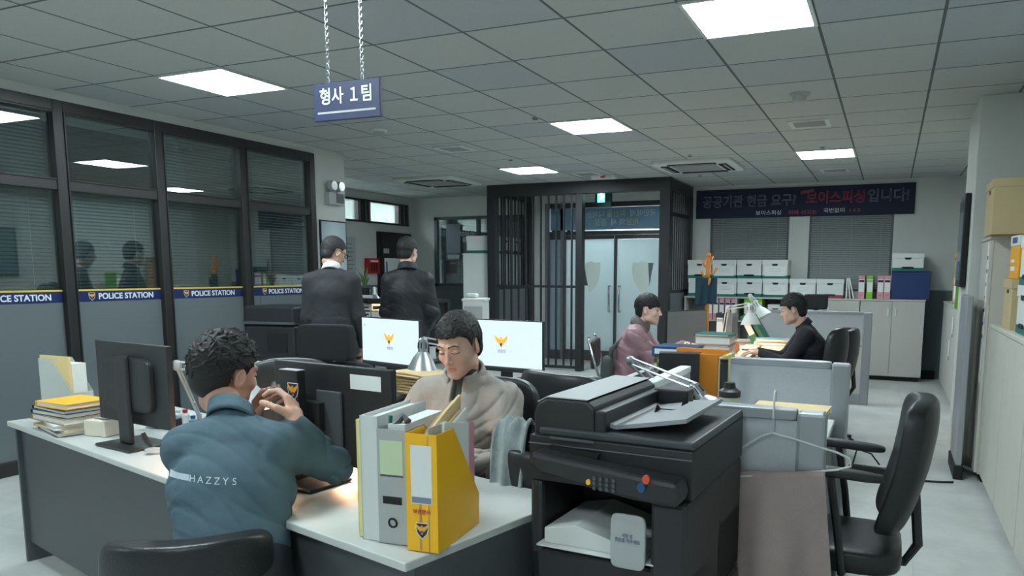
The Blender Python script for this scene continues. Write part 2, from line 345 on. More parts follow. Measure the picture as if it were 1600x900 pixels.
for i in range(5):
    y0, y1 = posts[i], posts[i+1]; g = .035
    f = MB()
    f.box(-3.5, -3.42, y0-g if i else y0-.04, y0+g, 0, 2.68, M['dark'])
    if i == 4: f.box(-3.5, -3.42, y1-g, 1.46, 0, 2.68, M['dark'])
    f.box(-3.5, -3.42, y0+g, y1-g, 2.6, 2.68, M['dark']).box(-3.5, -3.42, y0+g, y1-g, 2.035, 2.105, M['dark']).box(-3.5, -3.42, y0+g, y1-g, 0, .1, M['dark'])
    f.box(-3.475, -3.41, y0+g, y0+g+.012, .1, 2.6, M['dark']).box(-3.475, -3.41, y1-g-.012, y1-g, .1, 2.6, M['dark'])
    f.box(-3.475, -3.415, y0+g, y1-g, 2.585, 2.6, M['dark']).box(-3.475, -3.415, y0+g, y1-g, 2.105, 2.118, M['dark'])
    wn = struct('window_%d' % (i+1), f, bevel=.004)
    MB().box(-3.462, -3.456, y0+g, y1-g, 2.105, 2.6, M['pane']).build('pane', wn)
    MB().box(-3.462, -3.456, y0+g, y1-g, 1.305, 2.035, M['pane']).build('pane', wn)
    MB().box(-3.462, -3.456, y0+g, y1-g, .1, 1.305, M['frost']).build('frosted_pane', wn)
    bd = MB().box(-3.456, -3.4545, y0+g+.012, y1-g-.012, 1.21, 1.292, M['bandblue']).box(-3.456, -3.4545, y0+g+.012, y1-g-.012, 1.292, 1.305, M['bandyel']).build('sign_band', wn)
    yc = (y0+y1)/2
    t = text('POLICE STATION', .063, M['lettw'], parent=bd, loc=(-3.4535, yc+.055, 1.248), rot=YZ, bold=.0016, sx=.98)
    emblem('emblem', bd, (-3.4545, yc-.235, 1.252), YZ, .05, shield=True)
    if i:
        lab = 'grey slatted venetian blind behind the dark glass pane '+which[i-1]
        bl = blind_mb(y1-y0-.1, 1.0, 2.04 if i == 2 else 2.62, .027, 'y', tilt=50)
        bl.box(-.012, .012, .0, y1-y0-.1, 2.045 if i == 2 else 2.62, 2.07 if i == 2 else 2.645, SL)
        for q in (.12, .8): bl.tube([(0.012, q*(y1-y0-.1), 1.0), (0.012, q*(y1-y0-.1), 2.04)], .0014, M['white'], 5)
        tag(bl.build('window_blind', loc=(-3.535, y0+.05, 0)), lab, 'blind', 'blinds behind the glass wall')
# ---- strip window of the far left wall
f = MB().box(-5.8, -5.72, 3.6, 6.4, 2.25, 2.28, M['dark']).box(-5.8, -5.72, 3.6, 6.4, 2.59, 2.62, M['dark'])
for a, c in ((5.02, 5.33), (6.1, 6.4), (3.6, 3.75)): f.box(-5.8, -5.72, a, c, 2.28, 2.59, M['dark'])
for a in (5.05, 5.2, 5.3, 6.13, 6.25, 6.37): f.box(-5.72, -5.71, a-.008, a+.008, 2.28, 2.59, M['greyp'])
wn = struct('window_6', f)
MB().box(-5.78, -5.775, 3.75, 6.1, 2.28, 2.59, M['clear']).build('pane', wn)
# ---- brown door
d = struct('door_1', MB().box(-5.76, -5.70, 5.5, 6.43, 0, 2.12, M['brown']).box(-5.70, -5.69, 5.56, 6.37, .05, 2.06, mat('brown door leaf', (44, 40, 40), .5)), bevel=.004)
MB().cone((-5.69, 6.3, 1.0), (-5.64, 6.3, 1.0), .012, .012, M['chrome']).cone((-5.64, 6.3, 1.0), (-5.64, 6.19, 1.0), .009, .009, M['chrome']).build('door_handle', d)
# ---- window with blind, back wall left
f = MB()
for a in ((-5.26, -5.2), (-4.4, -4.35), (-3.52, -3.46)): f.box(a[0], a[1], 6.5, 6.56, 1.2, 2.4, M['dgrey'])
f.box(-5.26, -3.46, 6.5, 6.56, 2.36, 2.41, M['dgrey']).box(-5.26, -3.46, 6.5, 6.56, 1.2, 1.25, M['dgrey'])
wn = struct('window_7', f)
MB().box(-5.2, -3.5, 6.535, 6.54, 1.25, 2.36, M['pane']).build('pane', wn)
bl = blind_mb(1.66, 1.26, 2.33, .026, 'x', tilt=70); bl.box(0, 1.66, -.015, .015, 2.33, 2.36, SL)
tag(bl.build('window_blind', loc=(-5.18, 6.6, 0)), 'closed dim grey venetian blind in the window left of the cell', 'blind')
# ---- windows with blinds, back wall right
for k, (x0, x1, lab) in enumerate(((-.34, .82, 'grey venetian blind of the window above the teal based boxes'), (1.1, 2.22, 'grey venetian blind of the right hand window above the ring binders'))):
    f = MB().box(x0, x0+.03, 6.56, 6.66, 1.2, 2.28, M['dgrey']).box(x1-.03, x1, 6.56, 6.66, 1.2, 2.28, M['dgrey']).box(x0, x1, 6.56, 6.66, 1.2, 1.23, M['dgrey']).box((x0+x1)/2-.02, (x0+x1)/2+.02, 6.6, 6.66, 1.23, 2.28, M['dgrey'])
    wn = struct('window_%d' % (8+k), f)
    MB().box(x0+.03, x1-.03, 6.62, 6.625, 1.23, 2.28, M['pane']).build('pane', wn)
    bl = blind_mb(x1-x0-.02, 1.22, 2.27, .026, 'x', tilt=62)
    for q in (.15, .5, .85): bl.box(q*(x1-x0), q*(x1-x0)+.004, -.014, -.012, 1.2, 2.27, M['lgrey'])
    tag(bl.build('window_blind', loc=(x0+.01, 6.575, 0)), lab, 'blind')

# ---- lobby entrance seen through the cell
f = MB()
for a, c, z1 in ((-3.12, -3.04, 2.6), (-2.84, -2.76, 2.6), (-.99, -.93, 2.6)): f.box(a, c, 6.56, 6.66, 0, z1, M['greyp'])
f.box(-3.04, -.99, 6.58, 6.64, 1.99, 2.12, mat('dark transom', (58, 60, 64), .4)).box(-3.04, -.99, 6.58, 6.64, 2.5, 2.6, _m['dark transom'])
f.box(-2.76, -.99, 6.57, 6.65, 2.05, 2.06, M['chrome']).box(-1.9, -1.88, 6.57, 6.65, 1.99, 2.06, M['chrome']).box(-1.9, -1.86, 6.585, 6.63, 0, 2.0, M['dgrey'])  # last box: dark strip added to block lobby light between the door leaves
en = struct('trim_1', f)
MB().box(-3.04, -2.84, 6.6, 6.61, .15, 1.99, mat('pale blue glass film', (150, 172, 184), .3)).build('side_pane', en)
MB().box(-3.04, -2.84, 6.58, 6.63, 0, .15, M['dgrey']).build('kick_plate', en)
for k, (x0, x1, hx) in enumerate(((-2.76, -1.895, -1.965), (-1.865, -.99, -1.795))):
    d = struct('door_%d' % (k+2), MB().box(x0+.005, x1-.005, 6.6, 6.615, .17, 1.985, M['doorw']).box(x0+.005, x1-.005, 6.59, 6.625, 0, .17, M['dgrey']).box(x0+.005, x0+.012, 6.595, 6.62, .17, 1.985, M['greyp']).box(x1-.012, x1-.005, 6.595, 6.62, .17, 1.985, M['greyp']))
    h = MB().tube([(hx, 6.6, .82), (hx, 6.53, .82), (hx, 6.53, .83), (hx, 6.53, 1.22), (hx, 6.53, 1.23), (hx, 6.6, 1.23)], .016, M['chrome'], 10)
    h.build('door_handle', d, smooth=True)
    xc = (x0+x1)/2 + (.0 if k else .02); sh = MB()
    P = [(-.3,.34),(-.15,.3),(0,.36),(.15,.3),(.3,.34),(.31,.05),(.22,-.22),(0,-.5),(-.22,-.22),(-.31,.05)]
    sh.prism([(xc+x*.56, 1.42+z*.62) for x, z in P], 6.596, 6.599, M['decal'], 'xz')
    tri = [(.16,.3),(.3,.3),(.2,-.28)] if k else [(-.29,.3),(-.2,.32),(-.14,0),(-.08,-.3),(-.22,-.28),(-.2,-.1)]
    sh.prism([(xc+x*.62, 1.42+z*.62) for x, z in tri], 6.592, 6.596, mat('dark shield decal', (110, 118, 120), .5) if k else _m.get('dark shield decal', M['dgrey']), 'xz')
    sh.build('shield_decal', d)
bn = tag(MB().box(-3.02, -.99, 6.56, 6.575, 2.14, 2.49, mat('sky blue banner', (112, 150, 176), .6, var=.1, scale=2)).build('lobby_banner'), 'pale blue banner with mirrored lettering above the white lobby doors', 'banner')
ly = mat('pale yellow lettering', (186, 196, 140), .6)
def mirrored(parts, z, size, x0):
    x = x0                        # read from the lobby side: from here it runs right to left
    for s_, mt in parts:
        t = text(s_, size, mt, 'lettering', bn, (x, 6.555, z), XZ, align='LEFT'); t.scale.x = -1
        x -= size*(sum(.96 if ord(ch) > 200 else .35 for ch in s_))
M['pt'] = mat('pale lettering', (198, 212, 216), .6)
mirrored((('국민에게 ', M['pt']), ('최선', ly), ('을 다하는', M['pt'])), 2.38, .118, -1.2)
mirrored((('희망', ly), ('의 새 ', M['pt']), ('경찰', ly)), 2.25, .118, -1.48)
# lobby walls beyond
struct('wall_lobby', MB().box(-3.4, -.8, 8.3, 8.4, 0, 3, M['wallw']))
# ================================================================ CEILING THINGS
pm = emit('ceiling light diffuser', PANEL_COL, PANEL)
def ceiling_light(u, v, lab):
    e = empty('ceiling_light', (u*.6+.3, v*.6+.3, CEIL), 0, lab, 'light', 'square ceiling light panels')
    MB().box(-.3, .3, -.3, -.28, -.012, 0, M['white']).box(-.3, .3, .28, .3, -.012, 0, M['white']).box(-.3, -.28, -.28, .28, -.012, 0, M['white']).box(.28, .3, -.28, .28, -.012, 0, M['white']).build('frame', e)
    MB().box(-.28, .28, -.28, .28, -.008, -.002, pm).build('diffuser', e)
for u, v, lab in ((-4, -2, 'square ceiling light panel nearest the glass wall, largest in view'), (-1, 2, 'square ceiling light panel in the middle of the room'),
                  (-4, 6, 'square ceiling light panel before the cell, left of its lintel'), (2, 6, 'square ceiling light panel in front of the dark banner'),
                  (2, -2, 'square ceiling light panel above the near right desks'), (-1, -6, 'square ceiling light panel close above the viewer'),
                  (-4, -10, 'square ceiling light panel behind the viewer on the left'), (2, -10, 'square ceiling light panel behind the viewer on the right')):
    ceiling_light(u, v, lab)
e = empty('ceiling_light', (-4.1, -4.6, CEIL), 0, 'unseen light added in the corridor to brighten the blinds', 'light')
MB().box(-.1, .1, -.6, .6, -.02, 0, M['white']).build('frame', e); MB().box(-.08, .08, -.58, .58, -.03, -.02, emit('added corridor light', PANEL_COL, 200)).build('diffuser', e)  # unseen strip added out of view so the blind slats look brighter
e = empty('ceiling_light', (-6.5, 5, 2.95), 0, 'lit panel of the side room behind the strip window', 'light')
MB().box(-.3, .3, -.9, .9, -.02, 0, M['white']).build('frame', e); MB().box(-.27, .27, -.87, .87, -.03, -.02, emit('side room panel', PANEL_COL, 26)).build('diffuser', e)
e = empty('ceiling_light', (-2.0, 7.6, 2.7), 0, 'lobby light behind the frosted doors', 'light')
MB().box(-.3, .3, -.3, .3, -.02, 0, M['white']).build('frame', e); MB().box(-.27, .27, -.27, .27, -.03, -.02, emit('lobby panel', PANEL_COL, 22)).build('diffuser', e)
for x, y, lab in ((-2.1, 2.1, 'square ceiling air vent over the pillar side of the room'), (1.5, 2.1, 'square ceiling air vent between the right hand light and the smoke detector'), (1.5, 5.3, 'small dark ceiling vent in front of the dark banner'), (-1.55, 4.5, 'dark ceiling vent close to the cell lintel')):
    e = empty('ceiling_vent', (x, y, CEIL), 0, lab, 'vent', 'ceiling vents')
    fr = MB().box(-.17, .17, -.17, -.13, -.012, 0, M['white']).box(-.17, .17, .13, .17, -.012, 0, M['white']).box(-.17, -.13, -.13, .13, -.012, 0, M['white']).box(.13, .17, -.13, .13, -.012, 0, M['white']); fr.build('frame', e, bevel=.003)
    g = MB().box(-.13, .13, -.13, .13, -.003, -.001, M['dgrey'])
    for q in range(7): g.box(-.13, .13, -.115+q*.036, -.095+q*.036, -.011, -.005, M['lgrey'])
    g.build('louvre', e)
for x, y, lab, mt in ((-2.2, .95, 'round white smoke detector under the ceiling beside the hanging sign', M['white']), (1.54, .95, 'round grey detector dome on the ceiling at upper right', M['lgrey'])):
    e = empty('smoke_detector', (x, y, CEIL), 0, lab, 'smoke detector')
    MB().lathe([(0, -.02), (.07, -.02), (.075, -.012), (.075, 0)], mt).build('base', e, smooth=True)
    MB().lathe([(0, -.06), (.03, -.058), (.05, -.045), (.055, -.02)], M['lgrey']).build('dome', e, smooth=True)
for x, y in ((-.62, 1.0), (-1.9, 3.0), (.1, 3.45), (1.5, 3.45), (-.2, 5.2)):
    e = empty('sprinkler_head', (x, y, CEIL), 0, 'small dark sprinkler head set in the white ceiling', 'sprinkler', 'sprinkler heads')
    MB().lathe([(.03, 0), (.03, -.005), (.01, -.006), (.01, -.012), (0, -.012)], M['alu']).build('body', e)
    MB().lathe([(0, -.016), (.022, -.016), (.022, -.012), (0, -.012)], M['chrome']).build('deflector', e)
def cassette(x, y, lab):
    e = empty('ceiling_air_conditioner', (x, y, CEIL), 0, lab, 'air conditioner', 'ceiling cassette air conditioners')
    b = MB().sup((0, 0, -.02), (.47, .47, .025), M['white'], e=.12); b.build('panel', e, smooth=True)
    g = MB().box(-.26, .26, -.26, .26, -.05, -.045, M['lgrey'])
    for q in range(14): g.box(-.25, .25, -.25+q*.036, -.235+q*.036, -.054, -.05, M['lgrey'])
    g.build('intake_grille', e)
    for k in range(4):
        s_ = MB().box(-.28, .28, .30, .39, -.054, -.044, M['rub']).box(-.27, .27, .35, .37, -.058, -.05, M['lgrey']); s_.T = Matrix()
        o = s_.build('air_outlet', e); o.rotation_euler.z = k*PI/2
cassette(.02, 4.2, 'white square ceiling air conditioner in front of the dark banner, near the cell corner')
cassette(-3.8, 4.4, 'dim square ceiling air conditioner in the far left of the ceiling')
e = empty('fire_alarm_siren', (-1.4, 4.75, CEIL), 0, 'white ceiling box with a small orange red light above the cell lintel', 'alarm')
MB().box(-.17, .17, -.05, .05, -.05, 0, M['white']).build('housing', e, bevel=.006); MB().box(-.03, .03, -.056, -.05, -.04, -.01, mat('orange red lens', (214, 84, 50), .4)).build('lens', e)
# hanging sign
hs = pt(543, 158, 2.95); e = empty('hanging_sign', (hs.x, hs.y, hs.z-.14), R(1), 'dark blue hanging sign with white Korean lettering and a grey underline', 'sign')
MB().box(-.16, .16, -.008, .008, .07, .215, M['navy']).build('board', e, bevel=.002)
bd = e.children[0]
text('형사 １팀', .068, M['lettw'], parent=bd, loc=(0, -.0095, .158), rot=XZ, bold=.0012, sx=.94)
MB().box(-.14, .14, -.01, -.008, .096, .104, M['lgrey']).build('underline', bd)
for x in (-.09, .075):
    ch = MB(); z = .215
    while hs.z-.14+z < CEIL-.01:
        ch.tube([(x+.007*math.cos(t*PI/3), 0, z+.011+.014*math.sin(t*PI/3)) for t in range(6)], .0022, M['chrome'], 5, True)
        z += .026
    ch.build('chain', e)

# ================================================================ HOLDING CELL
e = empty('holding_cell', (-2.03, 5.25, 0), 0, 'dark steel barred holding cell with an open doorway before the white lobby doors', 'cell')
def cpart(b, n, **k):
    o = b.build(n, e, **k); o.location = (2.03, -5.25, 0); return o
bk = M['blackm']
cpart(MB().box(-3.46, -.6, 5.2, 5.34, 2.575, 2.749, bk), 'lintel', bevel=.004)
for a, c in ((-3.46, -3.32), (-2.0, -1.9), (-.75, -.6)): cpart(MB().box(a, c, 5.2, 5.32, 0, 2.575, bk), 'post', bevel=.004)
cpart(MB().box(-3.32, -2.0, 5.23, 5.27, 1.225, 1.26, bk), 'rail'); cpart(MB().box(-3.32, -2.0, 5.23, 5.27, .03, .07, bk), 'rail')
for k in range(10):
    x = -3.2+k*.1245
    cpart(MB().box(x-.012, x+.012, 5.24, 5.264, .07, 2.575, bk), 'bar')
for sx, lo, zs in ((-3.4, 1.18, (2.28, 1.18)), (-.66, 1.16, (2.26, 1.16))):
    for z in zs: cpart(MB().box(sx-.018, sx+.018, 5.34, 6.55, z, z+.045, bk), 'rail')
    cpart(MB().box(sx-.04, sx+.04, 5.34, 6.55, 2.6, 2.749, bk), 'rail')
    cpart(MB().box(sx-.05, sx+.05, 6.42, 6.54, 0, 2.6, bk), 'post')
    cpart(MB().box(sx-.02, sx+.02, 5.34, 6.42, 0, lo, M['greyp']), 'side_panel')
    for k in range(9):
        y = 5.44+k*.115
        cpart(MB().box(sx-.01, sx+.01, y-.012, y+.012, lo, 2.6, bk), 'bar')
# exit sign inside the cell, hanging
e = empty('exit_sign', (-1.78, 5.75, 2.42), 0, 'small green lit running man exit sign hanging behind the cell lintel', 'exit sign')
MB().box(-.13, .13, -.02, .02, 0, .26, mat('exit sign housing', (20, 60, 58), .5)).build('housing', e, bevel=.004)
MB().box(-.09, .03, -.023, -.02, .07, .25, emit('lit green exit face', (.04, .75, .52), .9)).build('lit_face', e)
g = emit('lit white figure', (.6, 1, .9), 2.6)
b = MB(); b.cone((-.02, -.024, .222), (-.02, -.026, .222), .014, .014, g); b.prism([(-.045,.2),(-.01,.2),(.0,.155),(.02,.15),(.02,.16),(.005,.168),(.0,.14),(.015,.1),(.0,.095),(-.02,.13),(-.05,.1),(-.06,.105),(-.035,.15),(-.035,.18),(-.055,.165),(-.065,.172)], -.026, -.0235, g, 'xz')
b.build('running_figure', e)
MB().cone((0, 0, .26), (0, 0, .33), .008, .008, M['alu']).build('stem', e)

# ================================================================ BANNER ON THE BACK WALL
e = tag(MB().box(-.56, 2.47, 6.525, 6.535, 2.27, 2.69, M['navyb']).build('wall_banner'), 'long dark navy banner with outlined grey and red Korean lettering on the back wall', 'banner')
def btext(s, xc, z, size, mt, wd=None, **k):
    t = text(s, size, mt, 'lettering', e, (xc, 6.521, z), XZ, **k)
    if wd:
        xs = [v.co.x for v in t.data.vertices]; t.scale.x = wd/(max(xs)-min(xs))
    return t
btext('공공기관 현금 요구?', .22, 2.50, .19, M['lettg'], 1.36, outline=.003)
btext('보이스피싱', 1.44, 2.515, .19, M['lettr'], .78, outline=.003)
btext('입니다!', 2.13, 2.52, .19, M['lettg'], .52, outline=.003)
btext('보이스피싱', .52, 2.33, .075, M['lettw'], .36)
btext('피해 신고는', 1.0, 2.325, .065, M['lettr'], .4)
btext('국번없이', 1.43, 2.34, .07, M['lettw'], .28)
btext('112', 1.7, 2.338, .06, M['lettr'], .14)
o = MB().prism([(-.09,-.025),(.09,.0),(.1,.045),(-.08,.02)], 6.519, 6.522, mat('dull red ribbon', (120, 60, 70), .7), 'xz').build('ribbon', e); o.location = (1.05, 0, 2.61)

# ================================================================ HELPERS FOR FURNITURE
def cabinet(x0, x1, y0, y1, h, lab, doors=2, name='storage_cabinet', mt=None, group=None, face='y', handles=True):
    mt = mt or M['cab']
    c = empty(name, ((x0+x1)/2, (y0+y1)/2, 0), 0, lab, 'cabinet', group)
    w, d = (x1-x0)/2, (y1-y0)/2
    MB().box(-w, w, -d+.02, d, .06, h-.025, mt).box(-w+.02, w-.02, -d+.05, d-.02, 0, .06, M['rub']).build('body', c) if face == 'y' else MB().box(-w+.02, w, -d, d, .06, h-.025, mt).box(-w+.05, w-.02, -d+.02, d-.02, 0, .06, M['rub']).build('body', c)
    MB().box(-w-.005, w+.005, -d-.005, d+.005, h-.025, h, mt).build('top', c, bevel=.003)
    for k in range(doors):
        if face == 'y':
            a, q = -w+2*w*k/doors+.002, -w+2*w*(k+1)/doors-.002
            dr = MB().box(a, q, -d, -d+.019, .07, h-.03, mt).build('door', c, bevel=.002)
            if handles:
                hx = q-.045 if k % 2 == 0 else a+.045
                MB().sup((hx, -d-.012, h-.17), (.012, .012, .055), M['white'], e=.5).build('handle', dr, smooth=True)
        else:
            a, q = -d+2*d*k/doors+.002, -d+2*d*(k+1)/doors-.002
            dr = MB().box(-w, -w+.019, a, q, .07, h-.03, mt).build('door', c, bevel=.002)
            if handles:
                hy = q-.045 if k % 2 == 0 else a+.045
                MB().sup((-w-.01, hy, h-.17), (.012, .01, .05), M['white'], e=.5).build('handle', dr, smooth=True)
    return c
def banker_box(loc, lab, base='teal', w=.345, d=.38, h=.265, form=True, rz=0, group='white banker boxes on the back cabinets'):
    c = empty('archive_box', loc, rz, lab, 'box', group)
    MB().box(-w/2, w/2, -d/2, d/2, .045, h-.06, M['white']).build('body', c, bevel=.002)
    MB().box(-w/2-.001, w/2+.001, -d/2-.001, d/2+.001, 0, .045, M[base]).build('base_band', c)
    MB().box(-w/2-.006, w/2+.006, -d/2-.006, d/2+.006, h-.065, h, M['white']).build('lid', c, bevel=.003)
    g = MB().prism([(-.045,.0),(.045,.0),(.03,-.028),(-.03,-.028)], -d/2-.009, -d/2-.0065, M['rub'], 'xz'); g.build('hand_hole', c).location = (0, 0, h-.055)
    if form:
        f = MB().box(-w/2+.03, w/2-.03, -d/2-.003, -d/2-.001, .035, h-.09, M['paper'])
        for q in range(3): f.box(-.08, .08, -d/2-.0036, -d/2-.003, .1+q*.022, .103+q*.022, M['lgrey'])
        f.build('form_label', c)
    else: MB().sup((0, -d/2-.004, .045), (.075, .006, .013), M['rub'], e=.5).build('lower_hand_hole', c)
    return c
def ring_binder(loc, col, lab, w=.075, h=.315, d=.28, rz=0, tilt=0, hole=True, label=True, group=None, name='ring_binder'):
    c = empty(name, loc, rz, lab, 'binder', group); c.rotation_euler.y = tilt
    MB().box(-w/2, w/2, -d/2, -d/2+.004, 0, h, M[col]).box(-w/2, -w/2+.003, -d/2, d/2, 0, h, M[col]).box(w/2-.003, w/2, -d/2, d/2, 0, h, M[col]).build('cover', c)
    MB().box(-w/2+.006, w/2-.006, -d/2+.03, d/2-.01, .005, h-.012, M['paper']).build('pages', c)
    if label:
        l = MB().box(-w/2+.008, w/2-.008, -d/2-.0012, -d/2, h*.3, h-.05, M['paper']).box(-w/2+.01, w/2-.01, -d/2-.0018, -d/2-.001, h-.09, h-.06, M['navy'] if col == 'pink' else M['lgrey']); l.build('spine_label', c)
    if hole: MB().tube([(.011*math.cos(t*PI/5), -d/2-.001, .05+.011*math.sin(t*PI/5)) for t in range(10)], .002, M['chrome'], 5, True).build('finger_ring', c)
    return c
def slab(loc, dims, mt, lab, cat, rz=0, name='folder', group=None, pages=True, bevel=.002):
    """a folder or envelope lying flat, its covers a little larger than the sheets inside"""
    w, d, h = dims; c = empty(name, loc, rz, lab, cat, group)
    MB().box(-w/2, w/2, -d/2, d/2, 0, max(.0015, h*.12), mt).box(-w/2, w/2, -d/2, d/2, h*.88, h, mt).box(-w/2, -w/2+.003, -d/2, d/2, 0, h, mt).build('cover', c)
    if pages: MB().box(-w/2+.006, w/2-.006, -d/2+.006, d/2-.006, h*.12, h*.88, M['paper']).build('pages', c)
    return c
def monitor(loc, rz, lab, w=.54, h=.32, zb=.12, on=False, ph=None, group=None, screen=None, tilt=0, mt=None):
    mt = mt or M['black']
    c = empty('computer_monitor', loc, rz, lab, 'monitor', group)
    p = MB().box(-w/2, w/2, -.012, .012, zb, zb+h, mt).sup((0, .02, zb+h/2), (w*.33, .02, h*.33), mt, e=.3); p.build('housing', c, bevel=.002)
    s = MB().box(-w/2+.006, w/2-.006, -.0135, -.0122, zb+.022, zb+h-.006, screen or M['scr']); so = s.build('screen', c)
    if on:
        em = emblem('emblem', so, (0, -.0138, zb+h*.56), XZ, .1, lit=True)
        text('경찰청', .024, M['bluelit'], parent=so, loc=(0, -.014, zb+h*.39), rot=XZ)
        ic = MB()
        for q in range(1): ic.box(-w/2+.03, -w/2+.04, -.0139, -.0136, zb+h-.06-q*.034, zb+h-.05-q*.034, M['lgrey'])
        ic.build('desktop_icons', so); MB().box(-w/2+.006, w/2-.006, -.0139, -.0136, zb+.022, zb+.032, M['dgrey']).build('task_bar', so)
    MB().box(-.045, .045, .035, .055, .012, zb+h*.86, mt).build('stand', c, bevel=.008)
    MB().box(-.035, .035, .012, .04, zb+h*.4, zb+h*.62, mt).build('pivot', c, bevel=.004)
    MB().box(-.13, .13, -.08, .11, 0, .012, mt).build('base', c, bevel=.005)
    return c
M['scr'] = mat('dark screen', (24, 27, 30), .18)
M['scron'] = emit('lit screen', (.70, .86, .92), .36, base=(.02, .02, .02))
def cylshade(c, q, r0, r1, L, mt, name='shade'): pass
def lamp(pts, aim, lab, lit=0, mt=None, size=1.0, group='silver architect desk lamps', clamp=True):
    """clamp, two sprung arms and a conical shade with a slotted neck; pts = foot, elbow, head joint; aim = direction of the shade"""
    mt = mt or M['alu']
    foot, elb, head = [Vector(p) for p in pts]; c = empty('desk_lamp', foot, 0, lab, 'lamp', group)
    L = lambda v: tuple(Vector(v)-foot)
    if clamp: MB().box(-.025, .025, -.035, .035, -.05, .012, mt).cone((0, 0, .01), (0, 0, .05), .012, .012, mt).build('clamp', c, bevel=.003)
    for a, b_, nm in ((foot+Vector((0, 0, .04)), elb, 'lower_arm'), (elb, head, 'upper_arm')):
        d = (b_-a).normalized(); s_ = d.cross(Vector((0, 0, 1)));
        s_ = s_.normalized() if s_.length > .05 else Vector((1, 0, 0)); up = s_.cross(d)
        b = MB()
        for k in (-1, 1): b.cone(L(a+up*.014*k), L(b_+up*.014*k), .0055*size, .0055*size, mt, 8)
        b.build(nm, c, smooth='auto'); sp = MB(); n = 60; pts_ = []
        for q in range(n):
            t = .1+.3*q/n; pts_.append(L(a+(b_-a)*t + s_*(.006*math.cos(q*1.6)) + up*(.006*math.sin(q*1.6))))
        sp.tube(pts_, .0012, M['chrome'], 4).build('spring', c)
    MB().sup(L(elb), (.022, .014, .022), mt, e=.8).build('elbow_joint', c, smooth=True)
    aim = Vector(aim).normalized(); h0 = head; k = size
    MB().cone(L(h0-aim*.0), L(h0+aim*.07*k), .026*k, .028*k, mt, 20).cone(L(h0-aim*.012), L(h0), .015*k, .026*k, mt, 20).build('lamp_neck', c, smooth='auto')
    sl = MB(); a = aim.orthogonal().normalized(); b2 = aim.cross(a)
    for q in range(6):
        t = q*PI/3; r = a*math.cos(t)+b2*math.sin(t); sl.cone(L(h0+aim*.015*k+r*.0275*k), L(h0+aim*.05*k+r*.0285*k), .003, .003, M['rub'], 5)
    sl.build('vent_slots', c)
    b = MB(); s0 = h0+aim*.07*k; prof = [(.028, 0), (.055, .035), (.085, .1), (.087, .104), (.082, .1), (.053, .038), (.024, .006)]; vs = []; n = 28
    for r, z in prof:
        for q in range(n):
            t = 2*PI*q/n; vs.append(L(s0+aim*z*k+(a*math.cos(t)+b2*math.sin(t))*r*k))
    b.add(vs, [(i*n+j, i*n+(j+1) % n, (i+1)*n+(j+1) % n, (i+1)*n+j) for i in range(len(prof)-1) for j in range(n)], mt).build('lamp_shade', c, smooth='auto')
    bl = MB().sup(L(s0+aim*.05*k), (.024*k, .024*k, .024*k), M['glow'] if lit else M['white'], e=1); bl.build('bulb', c, smooth=True)
    if lit:
        ld = bpy.data.lights.new('bulb_light', 'POINT'); ld.energy = lit; ld.color = WARM; ld.shadow_soft_size = .025
        lo = bpy.data.objects.new('bulb_light', ld); COL.objects.link(lo); lo.parent = c; lo.location = L(s0+aim*.085*k)
    return c
def chair(loc, rz, lab, top=1.02, w=.48, head=False, arms=True, mt=None, group=None, tilt=.12, curve=.1, seat=True, e=.35, bw=None, bh=None, armz=.695, br=.29):
    """office chair facing local -Y, backrest behind at +Y"""
    mt = mt or M['leather']; c = empty('office_chair', loc, rz, lab, 'chair', group)
    bh = bh or (top-.56); bt = top-(.2 if head else 0); bw = bw or w; az = armz-.695
    def bend(x, y, z):
        y2 = y - curve*(1-(x/(bw/2))**2)*.0 + curve*.9*-(x/(bw/2))**2 + tilt*z + .03*math.cos(z*6)
        return x*(1-.12*max(0, z)/.3), y2, z
    MB().sup((0, .24, (bt+.56)/2), (bw/2, .045, (bt-.56)/2), mt, e=e, fn=bend, nu=48, nv=36).build('backrest', c, smooth=True)
    if head: MB().sup((0, .25+tilt*.3, top-.09), (bw*.3, .045, .1), mt, e=.22, nu=40, nv=20).build('headrest', c, smooth=True)
    if head: MB().box(-.03, .03, .265, .285, bt-.06, top-.1, M['black']).build('headrest_bracket', c)
    MB().sup((0, 0, .47), (w/2, .24, .05), mt, e=.4, nu=40, nv=18).build('seat', c, smooth=True)
    MB().cone((0, 0, .1), (0, 0, .43), .028, .022, M['black']).build('gas_lift', c)
    sb = MB(); 
    for k in range(5):
        t = 2*PI*k/5+.3; sb.cone((0, 0, .12), (br*math.cos(t), br*math.sin(t), .075), .026, .016, M['black'], 8)
    sb.build('star_base', c)
    for k in range(5):
        t = 2*PI*k/5+.3; x, y = br*math.cos(t), br*math.sin(t); MB().cone((x-.015, y, .03), (x+.015, y, .03), .03, .03, M['rub'], 12).build('castor', c)
    MB().tube([(0, .08, .42), (0, .25, .43), (0, .29, .5), (0, .27, .7)], .018, M['black']).build('back_bracket', c)
    if arms:
        for k in (-1, 1):
            x = k*(w/2+.02)
            MB().tube([(k*.12, .05, .43), (x, .05, .44), (x+k*.01, .03, .6), (x, .0, .68+az)], .014, M['black']).build('arm_support', c)
            MB().sup((x, .0, .695+az), (.028, .17, .016), M['black'], e=.5, fn=lambda a, b_, z: (a, b_, z-.06*max(0, b_))).build('armrest', c, smooth=True)
    return c
